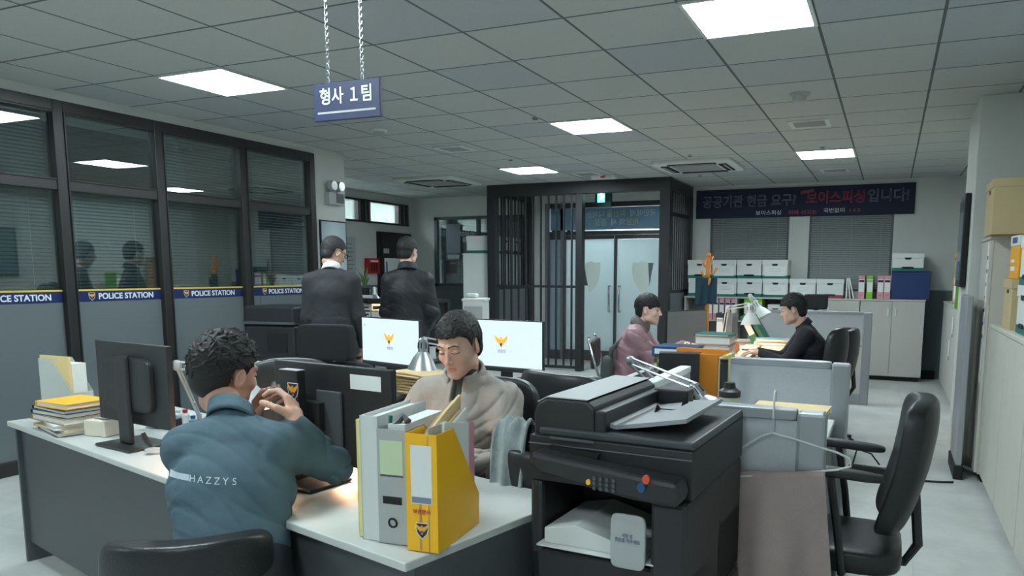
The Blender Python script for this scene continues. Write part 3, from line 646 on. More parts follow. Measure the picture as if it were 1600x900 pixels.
def desk(x0, x1, y0, y1, lab, mt=None, h=.72, rz=0, panels='xy', ctr=None, top_t=.025, body=None, group='light topped office desks'):
    mt = mt or M['desk']; cx, cy_ = ctr or ((x0+x1)/2, (y0+y1)/2); w, d = (x1-x0)/2, (y1-y0)/2; body = body or M['greyp']
    c = empty('office_desk', (cx, cy_, 0), rz, lab, 'desk', group)
    MB().box(-w, w, -d, d, h-top_t, h, mt).build('desk_top', c, bevel=.004)
    for k in (-1, 1): MB().box(k*w-.02 if k > 0 else -w, k*w if k > 0 else -w+.02, -d+.03, d-.03, 0, h-top_t, body).build('side_panel', c)
    MB().box(-w+.02, w-.02, -d+.05, -d+.07, .1, h-top_t, body).build('front_panel', c)
    return c
def partition(x0, x1, y, h, lab, split=.66, fab=None, post=.09, rz=0, lower='beige', both=False):
    c = empty('desk_partition', ((x0+x1)/2, y, 0), rz, lab, 'partition', 'grey blue desk partitions'); w = (x1-x0)/2; t = .025
    MB().box(-w, w-post, -t, t, split, h-.03, fab or M['partf']).build('upper_fabric_panel', c)
    MB().box(-w, w-post, -t, t, .12, split-.008, M[lower]).box(-w, w-post, -t+.003, t-.003, split-.008, split, M['dgrey']).build('lower_panel', c)
    MB().box(-w, w-post, -t-.002, t+.002, 0, .12, M['partt']).build('base_rail', c)
    MB().sup((-post/2, 0, h-.012), (w-post/2, .034, .018), M['partt'], e=.2).build('top_rail', c)
    MB().box(w-post, w, -t-.012, t+.012, 0, h, M['partt']).build('end_post', c, bevel=.012)
    return c

# ================================================================ BACK RIGHT: CABINETS, BOXES, BINDERS
cabinet(1.86, 2.66, 6.1, 6.5, 1.11, 'warm grey two door cabinet at the right end of the back row', group='low cabinets along the back wall')
cabinet(.94, 1.85, 6.1, 6.5, 1.11, 'warm grey two door cabinet in the middle of the back row', group='low cabinets along the back wall')
c = empty('open_shelf_unit', (.1, 6.3, 0), 0, 'open grey shelf unit holding binders below the teal based boxes', 'shelf')
for a in (-.7, .06, .8): MB().box(a, a+.02, -.2, .2, 0, 1.085, M['cab']).build('side_panel', c)
MB().box(-.71, .83, -.2, .2, 1.085, 1.11, M['cab']).build('top', c, bevel=.003)
for z in (.06, .4, .745): MB().box(-.7, .82, -.19, .2, z, z+.02, M['cab']).build('shelf', c)
MB().box(-.7, .82, .19, .2, 0, 1.085, M['greyp']).build('back_panel', c)
c = cabinet(-.62, -.6, 6.1, 6.5, 1.11, '', 0) if False else None
wd = ('leftmost, behind the coat rack', 'second from the left', 'third from the left', 'at the right end')
for k in range(4):
    banker_box((-.385+k*.362, 6.29, 1.376), 'white archive box with teal base in the upper row, '+wd[k], form=k % 2 == 1)
wd = ('leftmost, behind the hanging teal cloth', 'second from the left, form stuck on its front', 'third from the left, plain front', 'fourth from the left, form stuck on its front')
for k in range(4):
    banker_box((-.37+k*.362, 6.29, 1.111), 'teal based archive box, lower row, '+wd[k], form=k % 2 == 1)
banker_box((1.09, 6.29, 1.111), 'white archive box with maroon base and form label on the back cabinet', 'maroon', w=.35)
banker_box((1.455, 6.29, 1.111), 'white archive box with maroon base and plain front beside leaning papers', 'maroon', w=.35, form=False)
for k in range(3):
    f = empty('paper_file', (1.66+k*.024, 6.25, 1.111), 0, 'curled white paper file leaning right of the maroon based boxes, number %s of the row' % ('first', 'second', 'third')[k], 'file', 'leaning white files')
    f['label'] = ('tall white paper file standing right against the maroon based box', 'middle one of the three slumped white paper files', 'lowest slumped white paper file nearest the pink ring binder')[k]
    MB().add([(0+.0*z, -.1, z) for z in (0,)] + [], [], M['paper'])
    b = MB(); n = 8
    for q in range(n): 
        z0, z1 = .28*q/n, .28*(q+1)/n; sh = lambda z: .035*(1-z/.28)*k-.01*k
        b.add([(sh(z0), -.1, z0), (sh(z0)+.018, -.1, z0), (sh(z0)+.018, .1, z0), (sh(z0), .1, z0), (sh(z1), -.1, z1), (sh(z1)+.018, -.1, z1), (sh(z1)+.018, .1, z1), (sh(z1), .1, z1)], [(0,1,5,4),(1,2,6,5),(2,3,7,6),(3,0,4,7)] + ([(3,2,1,0)] if q == 0 else []) + ([(4,5,6,7)] if q == n-1 else []), M['paper'])
    b.build('sheets', f)
for k, (col, x, l) in enumerate((('pink', 1.86, 'pink ring binder left of the lime green one on the back cabinet'), ('lime', 1.965, 'lime green ring binder standing on the back cabinet'), ('pink', 2.1, 'pink ring binder with a gap to its left on the back cabinet'), ('pink', 2.185, 'pink ring binder touching the dark blue storage box'))):
    ring_binder((x, 6.26, 1.111), col, l, w=.085, group='ring binders on the back cabinet')
c = empty('storage_box', (2.47, 6.28, 1.111), 0, 'large dark blue box under a white archive box on the right cabinet', 'box')
MB().box(-.235, .235, -.17, .17, 0, .33, M['bluebox']).build('body', c, bevel=.006); MB().box(-.24, .24, -.175, .175, .325, .375, M['bluebox']).build('lid', c, bevel=.006)
banker_box((2.42, 6.27, 1.487), 'single white archive box with teal base on the dark blue box', 'teal', w=.38, form=False, h=.235)
for k in range(5):
    ring_binder((-.22+k*.088, 6.26, .766), 'pink', 'pink edged ring binder in the open shelf, '+('leftmost', 'second from left', 'middle one', 'fourth from left', 'last before the gap')[k], w=.08, group='pink edged binders in the open shelf')
for k in range(3):
    ring_binder((.32+k*.09, 6.26, .766), 'lime', 'lime edged ring binder in the open shelf, '+('leftmost of three', 'middle of three', 'rightmost of three')[k], w=.08, group='lime edged binders in the open shelf')
banker_box((.72, 6.3, .766), 'plain white carton on the open shelf beside the lime binders', 'white', w=.2, h=.24, d=.3, form=False)
# coat rack and cloth
cr = pt(1105, 470, 8.45); c = empty('coat_rack', (cr.x, cr.y, 0), 0, 'orange wooden coat rack with a dark teal cloth hanging on it', 'coat rack')
MB().lathe([(.0, .0), (.2, 0), (.2, .02), (.03, .05), (.03, .1)], M['woodrack']).build('base', c, smooth='auto')
MB().cone((0, 0, .05), (0, 0, 1.64), .026, .024, M['woodrack']).sup((0, 0, 1.65), (.03, .03, .03), M['woodrack'], e=1).build('pole', c, smooth='auto')
for k, (z, t, L) in enumerate(((1.42, .2, .16), (1.5, 2.6, .13), (1.38, 3.9, .13), (1.55, .9, .1), (1.3, 5.2, .14), (1.12, 1.4, .12))):
    MB().tube([(0, 0, z), (L*.4*math.cos(t), L*.4*math.sin(t), z+.03), (L*.62*math.cos(t), L*.62*math.sin(t), z+.09)], [.013, .012, .015], M['woodrack']).build('peg', c, smooth=True)
def cloth(name, w, h, mt, lab, loc, rz=0, folds=3, amp=.012, cat='cloth', top=0, taper=0):
    nx, nz = 40, 30; vs = []; fs = []; b = MB()
    for s_ in (-1, 1):
        for j in range(nz+1):
            for i in range(nx+1):
                u, v = i/nx, j/nz
                x = (u-.5)*w*(1-taper*v); y = amp*v*math.sin(folds*2*PI*u+v)+amp*.5*math.sin(9*u+5*v)+s_*.003
                vs.append((x, y, -h*v - .012*math.sin(PI*u*2)*v))
    n = (nx+1)*(nz+1)
    for j in range(nz):
        for i in range(nx):
            a = j*(nx+1)+i; fs += [(a, a+1, a+nx+2, a+nx+1), (n+a+nx+1, n+a+nx+2, n+a+1, n+a)]
    for i in range(nx): fs += [(i, n+i, n+i+1, i+1), (nz*(nx+1)+i, nz*(nx+1)+i+1, n+nz*(nx+1)+i+1, n+nz*(nx+1)+i)]
    for j in range(nz): a = j*(nx+1); fs += [(a, a+nx+1, n+a+nx+1, n+a), (a+nx, n+a+nx, n+a+2*nx+1, a+2*nx+1)]
    b.add(vs, fs, mt); o = b.build(name, smooth=True, loc=loc, rz=rz); return tag(o, lab, cat)
cloth('hanging_cloth', .24, .3, M['towel'], 'dark teal cloth folded over the wooden coat rack', (cr.x-.005, cr.y-.05, 1.40), R(14))
# right side, back: low cabinet run with cartons
cabinet(2.88, 3.28, 2.6, 6.1, 1.1, 'long low grey cabinet run along the right wall beyond the column', 4, mt=M['cab'], face='x', handles=False, name='low_cabinet')
def carton(loc, dims, lab, mt='kraft', rz=0, lid=True, group=None, tape=False):
    w, d, h = dims; c = empty('carton', loc, rz, lab, 'box', group)
    MB().box(-w/2, w/2, -d/2, d/2, 0, h-.045 if lid else h, M[mt]).build('body', c, bevel=.003)
    if lid: MB().box(-w/2-.006, w/2+.006, -d/2-.006, d/2+.006, h-.055, h, M[mt]).build('lid', c, bevel=.003); MB().box(-w/2-.002, w/2+.002, -.035, .035, h-.085, h-.062, M['rub']).box(-.035, .035, -d/2-.002, d/2+.002, h-.085, h-.062, M['rub']).build('hand_hole', c)
    if tape: MB().box(-w/2-.001, w/2+.001, -.025, .025, h-.08, h+.001, mat('clear brown tape', (176, 150, 110), .3)).build('tape', c)
    return c
carton((3.02, 4.7, 1.101), (.26, .34, .3), 'kraft carton with lid, lower of two stacked by the far right wall')
carton((3.02, 4.7, 1.402), (.26, .34, .29), 'kraft carton with lid, upper of two stacked by the far right wall')
for k, (col, y) in enumerate((('pink', 3.85), ('lime', 3.76), ('lettw', 3.94))):
    ring_binder((2.98, y, 1.101), 'pink' if col == 'pink' else 'lime' if col == 'lime' else 'white', ('pink', 'lime green', 'white')[k]+' ring binder standing on the low cabinet before the kraft cartons', rz=PI/2*3, w=.085, group='binders on the low cabinet by the right wall')
for y, z in ((4.3, .88), (4.6, .6)):
    MB_ = MB().box(2.872, 2.876, y-.06, y+.06, z-.12, z+.1, M['paper']).box(2.871, 2.8725, y-.05, y+.03, z-.12, z-.08, M['teal'])
    tag(MB_.build('paper_notice'), 'white notice with a green corner on the low cabinet front, '+('upper' if z > .7 else 'lower')+' one', 'notice', 'notices on the low cabinet front')
# framed board on the column
c = empty('framed_board', (2.745, 1.9, 1.35), 0, 'narrow dark framed board on the side of the column', 'board')
MB().box(-.03, .013, -.22, .22, 0, .72, M['rub']).build('frame', c, bevel=.008); MB().box(-.033, -.03, -.18, .18, .05, .67, mat('dim glazed print', (90, 108, 116), .2)).build('print', c)
MB().box(-.0345, -.033, -.15, .12, .08, .2, mat('printed blue block', (50, 96, 124), .4)).build('printed_block', c)
# tall cabinet, near low cabinets
c = cabinet(2.83, 3.28, .92, 1.48, 1.71, 'tall beige steel cabinet beside the column with a tan box on top', 1, mt=M['beige'], face='x', handles=False, name='tall_cabinet')
t = MB().box(-.229, -.226, -.25, -.17, .7, 1.66, M['paper']).build('sticker_strip', c)
for k, col in enumerate(('navy', 'blue', 'sky', 'orange', 'navy', 'lettb', 'navy')):
    MB().box(-.2305, -.229, -.235, -.185, 1.55-k*.09, 1.575-k*.09, M[col]).build('sticker', c)
carton((3.02, .98, 1.711), (.42, .42, .36), 'large tan lidded box on the tall beige cabinet at the right edge', 'tan')
for k in range(3):
    cabinet(2.86, 3.28, -1.5+.8*k, -.71+.8*k, 1.12, 'beige low steel cabinet along the right wall, '+('nearest the viewer', 'middle of the run', 'next to the tall cabinet')[k], 2, mt=M['beige'], face='x', handles=False, name='low_cabinet', group='beige low cabinets at the right')
carton((3.04, .42, 1.121), (.3, .34, .3), 'tan lidded carton on the low cabinet under the yellow paper pack', 'tan')
c = empty('copier_paper_pack', (3.0, .36, 1.422), R(4), 'orange yellow and white paper pack standing on the tan carton', 'paper pack')
MB().box(-.1, .1, -.11, .11, 0, .2, mat('orange yellow wrapper', (236, 168, 30), .5)).build('wrapper', c, bevel=.006); MB().box(-.102, .102, -.112, .112, .2, .26, M['white']).box(-.1035, -.1, -.06, .06, .215, .25, M['blue']).build('top_band', c, bevel=.004)
MB().box(-.1025, -.1, -.03, .07, .05, .075, M['lettw']).box(-.1025, -.1, .0, .07, .1, .118, M['lettw']).build('printed_words', c)
banker_box((3.08, -.12, 1.121), 'white archive box with teal base at the right edge, lower of two', 'teal', w=.4, d=.36, h=.27, form=False, rz=-PI/2, group='archive boxes at the right edge')
banker_box((3.08, -.12, 1.392), 'white archive box with teal base at the right edge, upper of two', 'teal', w=.4, d=.36, h=.27, form=False, rz=-PI/2, group='archive boxes at the right edge')
c = empty('leaning_panel', (2.735, 1.25, 0), 0, 'tall grey steel panel leaning between the tall cabinet and the aisle', 'panel')
MB().box(-.02, .02, -.3, .2, .1, 1.3, M['partt']).build('sheet', c, bevel=.006); MB().box(-.03, .03, -.31, .21, 0, .1, M['rub']).build('foot', c, bevel=.004)

# ================================================================ LEFT BACK
e = empty('emergency_light', (-3.44, 1.73, 2.17), 0, 'twin headed emergency light with battery box on the white pillar', 'emergency light')
MB().box(0, .07, -.12, .12, 0, .13, M['lgrey']).build('battery_box', e, bevel=.006); MB().box(.07, .073, -.01, .11, .02, .12, M['dgrey']).build('control_plate', e)
for k in (-1, 1):
    h = MB().cone((.03, .06*k, .13), (.03, .06*k, .17), .01, .01, M['white']).sup((.045, .06*k, .2), (.045, .055, .055), M['lgrey'], e=.9).build('lamp_head', e, smooth=True)
    MB().cone((.085, .06*k, .2), (.095, .06*k, .2), .045, .048, M['chrome'], 18).build('reflector', h)
e = empty('framed_poster', (-3.44, 1.72, 1.2), 0, 'tall black framed pale blue poster on the white pillar behind the man in the suit', 'poster')
MB().box(0, .02, -.21, .21, 0, .8, M['rub']).build('frame', e, bevel=.003)
pm_ = bpy.data.materials.new('poster print'); pm_.use_nodes = True; nt = pm_.node_tree; g = nt.nodes.new('ShaderNodeTexGradient'); tc = nt.nodes.new('ShaderNodeTexCoord'); mp = nt.nodes.new('ShaderNodeMapping')
g.gradient_type = 'SPHERICAL'; mp.inputs['Location'].default_value = (0, 0, -.62); mp.inputs['Scale'].default_value = (1, 2.6, 1.5); nt.links.new(tc.outputs['Object'], mp.inputs[0]); nt.links.new(mp.outputs[0], g.inputs[0])
r = nt.nodes.new('ShaderNodeValToRGB'); r.color_ramp.elements[0].color = (*lin((104, 128, 142)), 1); r.color_ramp.elements[1].color = (*lin((206, 222, 226)), 1); mp.inputs['Location'].default_value = (0, 0, -.75)
nt.links.new(g.outputs[0], r.inputs[0]); nt.links.new(r.outputs[0], nt.nodes['Principled BSDF'].inputs['Base Color'])
p = MB().box(.02, .022, -.195, .195, .015, .785, pm_).build('print', e)
b = MB().prism([(-.14,.02),(.16,.02),(.17,.2),(.08,.24),(.05,.4),(.03,.42),(.01,.3),(-.05,.26),(-.12,.22)], .0222, .0235, mat('printed figure', (60, 78, 92), .6), 'yz'); b.build('printed_figure', p)
text('정의로운', .05, M['lettd'], parent=p, loc=(.024, -.09, .5), rot=(PI/2, -PI/2, PI/2))
e = empty('fire_call_box', (-5.74, 5.31, 1.42), 0, 'small red fire box on the far wall left of the brown door', 'fire box')
MB().box(0, .08, -.15, .15, 0, .25, M['red']).build('housing', e, bevel=.006)
for k in range(3): MB().box(.08, .085, -.09+k*.07, -.05+k*.07, .03, .17, mat('dark slot', (70, 24, 26), .6)).build('slot', e)
MB().box(.08, .083, -.1, .1, .19, .215, M['lettw']).build('printed_words', e)
tag(MB().box(-5.688, -5.684, 5.62, 6.2, 1.22, 1.68, M['paper']).box(-5.684, -5.683, 5.66, 5.7, 1.3, 1.62, M['lettb']).build('door_notice'), 'white notice sheet taped on the brown door', 'notice')
tag(MB().box(-5.688, -5.68, 5.6, 5.75, 1.76, 1.84, M['lgrey']).build('door_plate'), 'small pale name plate on the brown door', 'plate')
b = MB().box(-5.745, -5.742, 4.7, 4.95, 1.3, 2.0, mat('faint clear poster', (168, 176, 178), .4))
for k in range(9): b.box(-5.742, -5.741, 4.74, 4.9-.02*(k % 3), 1.36+k*.065, 1.375+k*.065, M['greyp'])
tag(b.build('wall_notice'), 'tall faint printed sheet on the far wall beside the pillar', 'notice')
# reflections in the left window, imitated by flat coloured sheets and lettering
b = MB().box(-5.0, -4.72, 6.49, 6.494, 1.78, 2.28, mat('dim pane reflection', (96, 108, 116), .4)).box(-4.98, -4.74, 6.486, 6.49, 1.68, 1.75, mat('pale pane reflection', (140, 150, 150), .5))
tag(b.build('pane_reflection'), 'square grey sheet imitating a reflection in the left back window', 'poster')
t = text('보이스\n피싱', .11, M['pt'], name='pane_reflection_lettering', loc=(-4.58, 6.485, 2.05), rot=XZ); tag(t, 'pale lettering imitating a reflection in the left back window', 'lettering')
# tall white cabinet beside the cell with boxes on top
cabinet(-3.98, -3.5, 5.35, 6.48, 1.74, 'tall white cabinet against the left outside of the cell', 2, mt=M['white'], face='x', handles=False, name='tall_cabinet')
for k, y in enumerate((5.56, 5.93, 6.29)):
    banker_box((-3.73, y, 1.741), 'white archive box with teal base on the tall white cabinet, '+('nearest', 'middle', 'farthest')[k]+' one', 'teal', w=.34, d=.4, h=.27, form=False, rz=PI/2 if k else PI/2, group='archive boxes on the tall white cabinet')
p = pt(746, 560, 9.3)
c = empty('white_side_cabinet', (p.x, p.y, 0), R(20), 'white waist high cabinet left of the cell post', 'cabinet')
MB().box(-.14, .12, -.2, .2, .04, 1.1, M['white']).build('body', c, bevel=.006); MB().box(-.15, .13, -.21, .21, 1.1, 1.13, M['white']).build('top', c, bevel=.006); MB().box(-.12, .1, -.205, -.2, .1, 1.04, M['lgrey']).build('door', c)
p = pt(738, 450, 9.25); tag(MB().sup((0, 0, 0), (.075, .05, .03), M['white'], e=.5).build('tissue_pack', loc=(p.x, p.y, 1.16), smooth=True), 'small white tissue pack on the white waist high cabinet', 'tissue')
# open black shelving behind the standing men
p = pt(622, 500, 7.6); sx, sy = p.x, p.y
c = empty('open_rack', (sx, sy, 0), R(-8), 'open black steel rack behind the two standing men', 'rack')
for x in (-.55, .02, .52):
    for y in (-.16, .16): MB().box(x-.02, x+.02, y-.02, y+.02, 0, 1.17, M['blackm']).build('post', c)
for z in (.15, .55, .9, 1.15): MB().box(-.57, .54, -.18, .18, z, z+.03, M['blackm']).build('shelf', c)
def rk(u, v, z): return Vector((sx+u*math.cos(R(-8))-v*math.sin(R(-8)), sy+u*math.sin(R(-8))+v*math.cos(R(-8)), z))
lp = rk(-.3, -.02, 0)
lamp([(lp.x-.2, lp.y+.05, .97), (lp.x-.12, lp.y+.06, 1.24), (lp.x, lp.y, 1.28)], (.1, -.15, -1), 'lit desk lamp glowing on the black open rack beside the man in the suit', lit=3.0, size=1.0, group=None)
for k, (x, z, wd_) in enumerate(((577, 519, 'framed black and white notice'), (577, 545, 'second black and white notice'))):
    q = rk(-.36, -.1, 0); c = empty('notice_card', (q.x, q.y, .931 if z < 530 else .581), R(-8), wd_+' on the black rack left of the lit monitor', 'notice')
    MB().box(-.1, .1, 0, .01, 0, .28, M['paper']).build('card', c); b = MB().box(-.08, .08, -.002, 0, .2, .25, M['lettd'])
    for j in range(4): b.box(-.07, .07-.02*(j % 2), -.002, 0, .04+j*.035, .055+j*.035, M['lettd'])
    b.build('printed_words', c)
q = rk(-.12, 0, 0); slab((q.x, q.y, .9305), (.3, .22, .13), M['kraft'], 'brown carton lying on the black rack behind the lit monitor', 'box', name='carton')
q = rk(.27, 0, 0); slab((q.x, q.y, .5805), (.28, .22, .12), M['white'], 'white paper stack on the lower shelf of the black rack', 'paper stack', name='paper_stack')
q = rk(-.46, 0, 0); c = empty('potted_plant', (q.x, q.y, 1.181), 0, 'small potted plant on the black rack next to the suit shoulder', 'plant')
MB().lathe([(0, 0), (.045, 0), (.06, .1), (.052, .1), (.04, .02)], M['soil'], 18).build('pot', c, smooth='auto')
b = MB(); random.seed(4)
for k in range(14):
    t = random.uniform(0, 2*PI); L = random.uniform(.12, .27); r = random.uniform(.03, .09)
    P = [(0, 0, .08), (r*.4*math.cos(t), r*.4*math.sin(t), .08+L*.6), (r*math.cos(t), r*math.sin(t), .08+L)]
    b.tube(P, [.004, .009, .001], M['leaf'], 5)
b.build('leaves', c)
# black laser printer on white stand
q = pt(452, 520, 6.4); px_, py_ = q.x, q.y
c = empty('printer_stand', (px_-.05, py_, 0), R(10), 'white cabinet under the black laser printer by the glass wall', 'cabinet')
MB().box(-.25, .25, -.25, .25, .0, .70, M['white']).build('body', c, bevel=.004); MB().box(-.23, .23, -.256, -.25, .04, .66, M['lgrey']).build('door', c)
c = empty('laser_printer', (px_-.05, py_, .702), R(10), 'black laser printer on the white cabinet by the glass wall', 'printer')
MB().box(-.24, .24, -.22, .22, 0, .3, M['black']).build('body', c, bevel=.02); MB().box(-.235, .235, -.215, .215, .3, .46, M['black']).build('scanner_lid', c, bevel=.02)
MB().box(-.02, .17, -.226, -.22, .08, .24, M['rub']).build('output_slot', c); MB().box(-.24, .24, -.228, -.2, .31, .33, M['dgrey']).build('control_panel', c)

# ================================================================ RIGHT DESK GROUP
partition(.72, 2.06, 3.95, 1.03, 'far desk partition, two toned, behind the man in the black shirt')
partition(1.46, 2.06, -.9, 1.0, 'middle desk partition with plain grey fabric, right of the orange files', split=.35)
partition(1.22, 2.06, -2.42, 1.01, 'nearest desk partition with a wire hanger on it, right of the copier', split=.42, lower='partt')
c = empty('desk_partition', (1.24, -1.5, 0), R(90), 'low side partition with pale top edge running away behind the copier', 'partition')
MB().box(-.5, .5, -.022, .022, .1, .93, M['partf']).build('upper_fabric_panel', c); MB().sup((0, 0, .942), (.51, .03, .018), M['white'], e=.2).build('top_rail', c); MB().box(-.5, .5, -.024, .024, 0, .1, M['partt']).build('base_rail', c)
desk(.52, 1.36, .97, 3.55, 'long maple desk under the warm lamps in front of the man in the black shirt', mt=M['wood'])
c = desk(.52, 1.46, -.84, .95, 'white edged desk with a dark glass top beside the man in the pink jacket', mt=M['desk'])
MB().box(-.4, .43, -.85, .85, .7205, .727, M['glassdark']).build('glass_top', c, bevel=.002)
desk(1.29, 2.0, -2.36, -.97, 'white desk enclosed by the nearest and middle partitions', mt=M['desk'], body=M['dgrey'])

DT = .7215
# --- back desk: lamps, files
L1 = pt(1172, 470, 7.4)
lamp([(.75, 2.3, DT), tuple(pt(1137, 481, 7.2)), tuple(pt(1172, 476, 7.2))], (.06, -.03, -1), 'lit white architect lamp over the maple desk, left of the seated man in black', lit=3.6, mt=M['white'], size=1.1, group=None)
lamp([(1.02, 3.3, DT), tuple(pt(1172, 462, 8.0)), tuple(pt(1180, 471, 8.0))], (.5, -.1, -.8), 'white lamp head behind the lit one, turned to the right', lit=0, mt=M['white'], size=1.1, group=None)
# the pink side monitor, its glossy face to the right
monitor((.57, 1.62, DT), R(60), 'silver faced monitor catching orange lamplight beside the man in the pink jacket', w=.5, h=.36, zb=.04, screen=mat('satin grey screen', (150, 154, 158), .3, metal=.3))
def standing(loc, dims, mt, lab, cat='folder', name='standing_folder', rz=0, tilt=0, label=None):
    w, d, h = dims; c = empty(name, loc, rz, lab, cat); c.rotation_euler.y = tilt
    MB().box(-w/2, -w/2+.003, -d/2, d/2, 0, h, mt).box(w/2-.003, w/2, -d/2, d/2, 0, h, mt).box(-w/2, w/2, -d/2, -d/2+.003, 0, h, mt).build('cover', c)
    MB().box(-w/2+.004, w/2-.004, -d/2+.008, d/2-.008, .004, h-.01, M['paper']).build('pages', c)
    if label: MB().box(-w/2+.006, w/2-.006, -d/2-.0012, -d/2, h*.4, h*.85, label).build('spine_label', c)
    return c
def bl(x, y, d): q = pt(x, y, d); return q
# leaning green binders, grey folder, blue file stack, calculator and the pile of trays on the maple desk
ring_binder((.6, 3.05, DT), 'black', 'dark binder leaning behind the green ones on the maple desk', w=.08, tilt=0)
ring_binder((.7, 3.05, DT), 'greyp', 'tall grey binder left of the green binder on the maple desk', w=.07, label=False)
ring_binder((.99, 3.0, DT+.02), 'green', 'green lever arch binder leaning to the left on the maple desk', w=.075, tilt=R(-28), hole=False)
ring_binder((1.08, 3.02, DT+.02), 'green', 'second green binder leaning against the first on the maple desk', w=.05, tilt=R(-32), hole=False, label=False)
for k, (mt, h, lab) in enumerate((('paper', .022, 'white sheet pile under the blue magazines on the maple desk'), ('blue', .03, 'blue covered magazine pile by the green binders'), ('yellowp', .008, 'pale yellow sheet under the top blue magazine'), ('sky', .02, 'top blue and white magazine beside the calculator'))):
    slab((1.17, 2.75, DT+[0, .023, .054, .063][k]), (.34, .24, h), M[mt], lab, 'magazine', rz=R(-6+6*k), name='magazine')
c = empty('desk_calculator', (1.03, 2.35, DT+.01), R(-5), 'black desk calculator on the lamp lit maple desk', 'calculator'); c.rotation_euler.x = R(12)
MB().box(-.075, .075, -.09, .09, 0, .02, M['dgrey']).build('body', c, bevel=.004); b = MB()
for i in range(5):
    for j in range(5): b.box(-.065+i*.027, -.045+i*.027, -.08+j*.022, -.064+j*.022, .02, .026, M['lgrey'])
b.build('keys', c); MB().box(-.065, .065, .045, .08, .02, .022, M['green']).build('display', c)
# stack of trays in front
tx, ty = .905, 1.3
for k, (mt, h, lab, w) in enumerate((('white', .07, 'white tray of papers at the bottom of the desk pile before the lamp', .29), ('paper', .06, 'white paper block in the desk pile before the lamp', .27), ('pink', .012, 'pink folder in the desk pile before the lamp', .28), ('tan', .07, 'tan box file near the top of the desk pile before the lamp', .29), ('teal', .016, 'teal folder lying on top of the desk pile before the lamp', .29))):
    z0 = [0, .071, .132, .145, .216][k]
    slab((tx, ty, DT+z0), (w, .28, h), M[mt], lab, 'folder' if k else 'tray', rz=R([0, 3, -2, 1, -3][k]), name='folder' if k else 'paper_tray')
c = empty('pen_cup', (.70, 1.1, DT), 0, 'clear pen cup with pens at the left of the desk pile', 'pen cup')
MB().lathe([(0, 0), (.035, 0), (.04, .1), (.037, .1), (.033, .006)], M['lgrey'], 18).build('cup', c, smooth='auto')
for k in range(5):
    t = k*1.3; MB().cone((.01*math.cos(t), .01*math.sin(t), .01), (.045*math.cos(t), .045*math.sin(t), .16), .0045, .004, M[('blue', 'black', 'white', 'red', 'black')[k]], 7).build('pen', c)
c = empty('cable_bundle', (.95, .98, DT+.0), 0, 'looped pale grey cable lying in front of the desk pile', 'cable')
MB().tube([(-.16+.04*k, .03*math.sin(k*1.1), .012+.05*abs(math.sin(k*.55))) for k in range(10)], .008, M['lgrey'], 8).build('cable', c, smooth=True)
c = empty('paper_bag', (.93, 2.0, DT), R(20), 'small crumpled orange paper bag in the lamplight on the maple desk', 'bag')
MB().sup((0, 0, .06), (.05, .035, .06), mat('orange pink paper', (226, 150, 110), .8, bump=.6, bscale=30), e=.6, fn=lambda x, y, z: (x*(1-.4*max(0, z)/.06)+.006*math.sin(z*160), y+.006*math.sin(x*150), z)).build('body', c, smooth=True)
slab((1.13, 1.28, DT), (.2, .28, .006), M['paper'], 'loose white sheets under the hand of the man in black', 'paper', name='paper_sheet', pages=False)
# on the glass topped desk
GT = .7275
c = empty('woven_box', (.81, .45, GT), R(-3), 'small patterned box under the orange folder on the glass topped desk', 'box')
b = MB().box(-.15, .15, -.11, .11, 0, .105, mat('woven yellow grey', (150, 146, 112), .8))
for i in range(10):
    for j in range(3): b.box(-.145+i*.03, -.125+i*.03, -.1125, -.11, .012+j*.031, .034+j*.031, M['yellowp'] if (i+j) % 2 else M['dgrey'])
b.build('body', c); MB().box(-.152, .152, -.112, .112, .1, .106, M['tan']).build('lid', c)
slab((.82, .45, GT+.1065), (.31, .24, .016), M['orange'], 'orange folder under the blue lever arch binder', 'folder', rz=R(-3))
c = empty('ring_binder', (.82, .43, GT+.123), R(-3), 'blue lever arch binder lying flat with its white label towards the viewer', 'binder')
MB().box(-.16, .16, -.13, -.126, 0, .07, M['blue']).box(-.16, .16, -.13, .14, 0, .003, M['blue']).box(-.16, .16, -.13, .14, .067, .07, M['blue']).build('cover', c); MB().box(-.15, .15, -.12, .13, .004, .06, M['paper']).build('pages', c)
MB().box(-.14, .06, -.1315, -.13, .018, .055, M['paper']).build('spine_label', c); MB().cone((.105, -.1305, .035), (.105, -.132, .035), .014, .014, M['rub'], 16).tube([(.105+.015*math.cos(t*PI/6), -.132, .035+.015*math.sin(t*PI/6)) for t in range(12)], .002, M['chrome'], 5, True).build('finger_ring', c)
# standing files at the middle partition
zt = GT
for k, (x, y, dx, mt, h, lab) in enumerate(((1.21, -.5, .03, 'orange', .275, 'rear orange file folder standing left of the middle partition'), (1.195, -.6, .03, 'orange', .255, 'front orange file folder standing left of the middle partition'))):
    c = empty('standing_folder', (x, y, zt), R(-8), lab, 'folder', 'orange file folders standing by the partition')
    MB().box(-.16, .16, -.015, -.012, 0, h, M[mt]).box(-.16, .16, .012, .015, 0, h, M[mt]).box(.157, .16, -.015, .015, 0, h, M[mt]).build('cover', c); MB().box(-.155, .155, -.011, .011, .003, h-.01, M['paper']).build('pages', c)
    MB().box(-.09, .0, -.0155, -.015, h-.035, h-.022, M['brown']).build('printed_words', c)
for k, (x, y, mt, h, w) in enumerate(((1.365, -.62, 'manila', .25, .02), (1.392, -.62, 'yellowp', .262, .02))):
    standing((x, y, zt), (w, .24, h), M[mt], ('manila', 'pale yellow')[k]+' document file standing at the left end of the middle partition')
q = pt(1083, 590, 4.35)
c = empty('document_box', (1.13, -.73, zt), R(14), 'tall black document box standing beside the orange file folders', 'box')
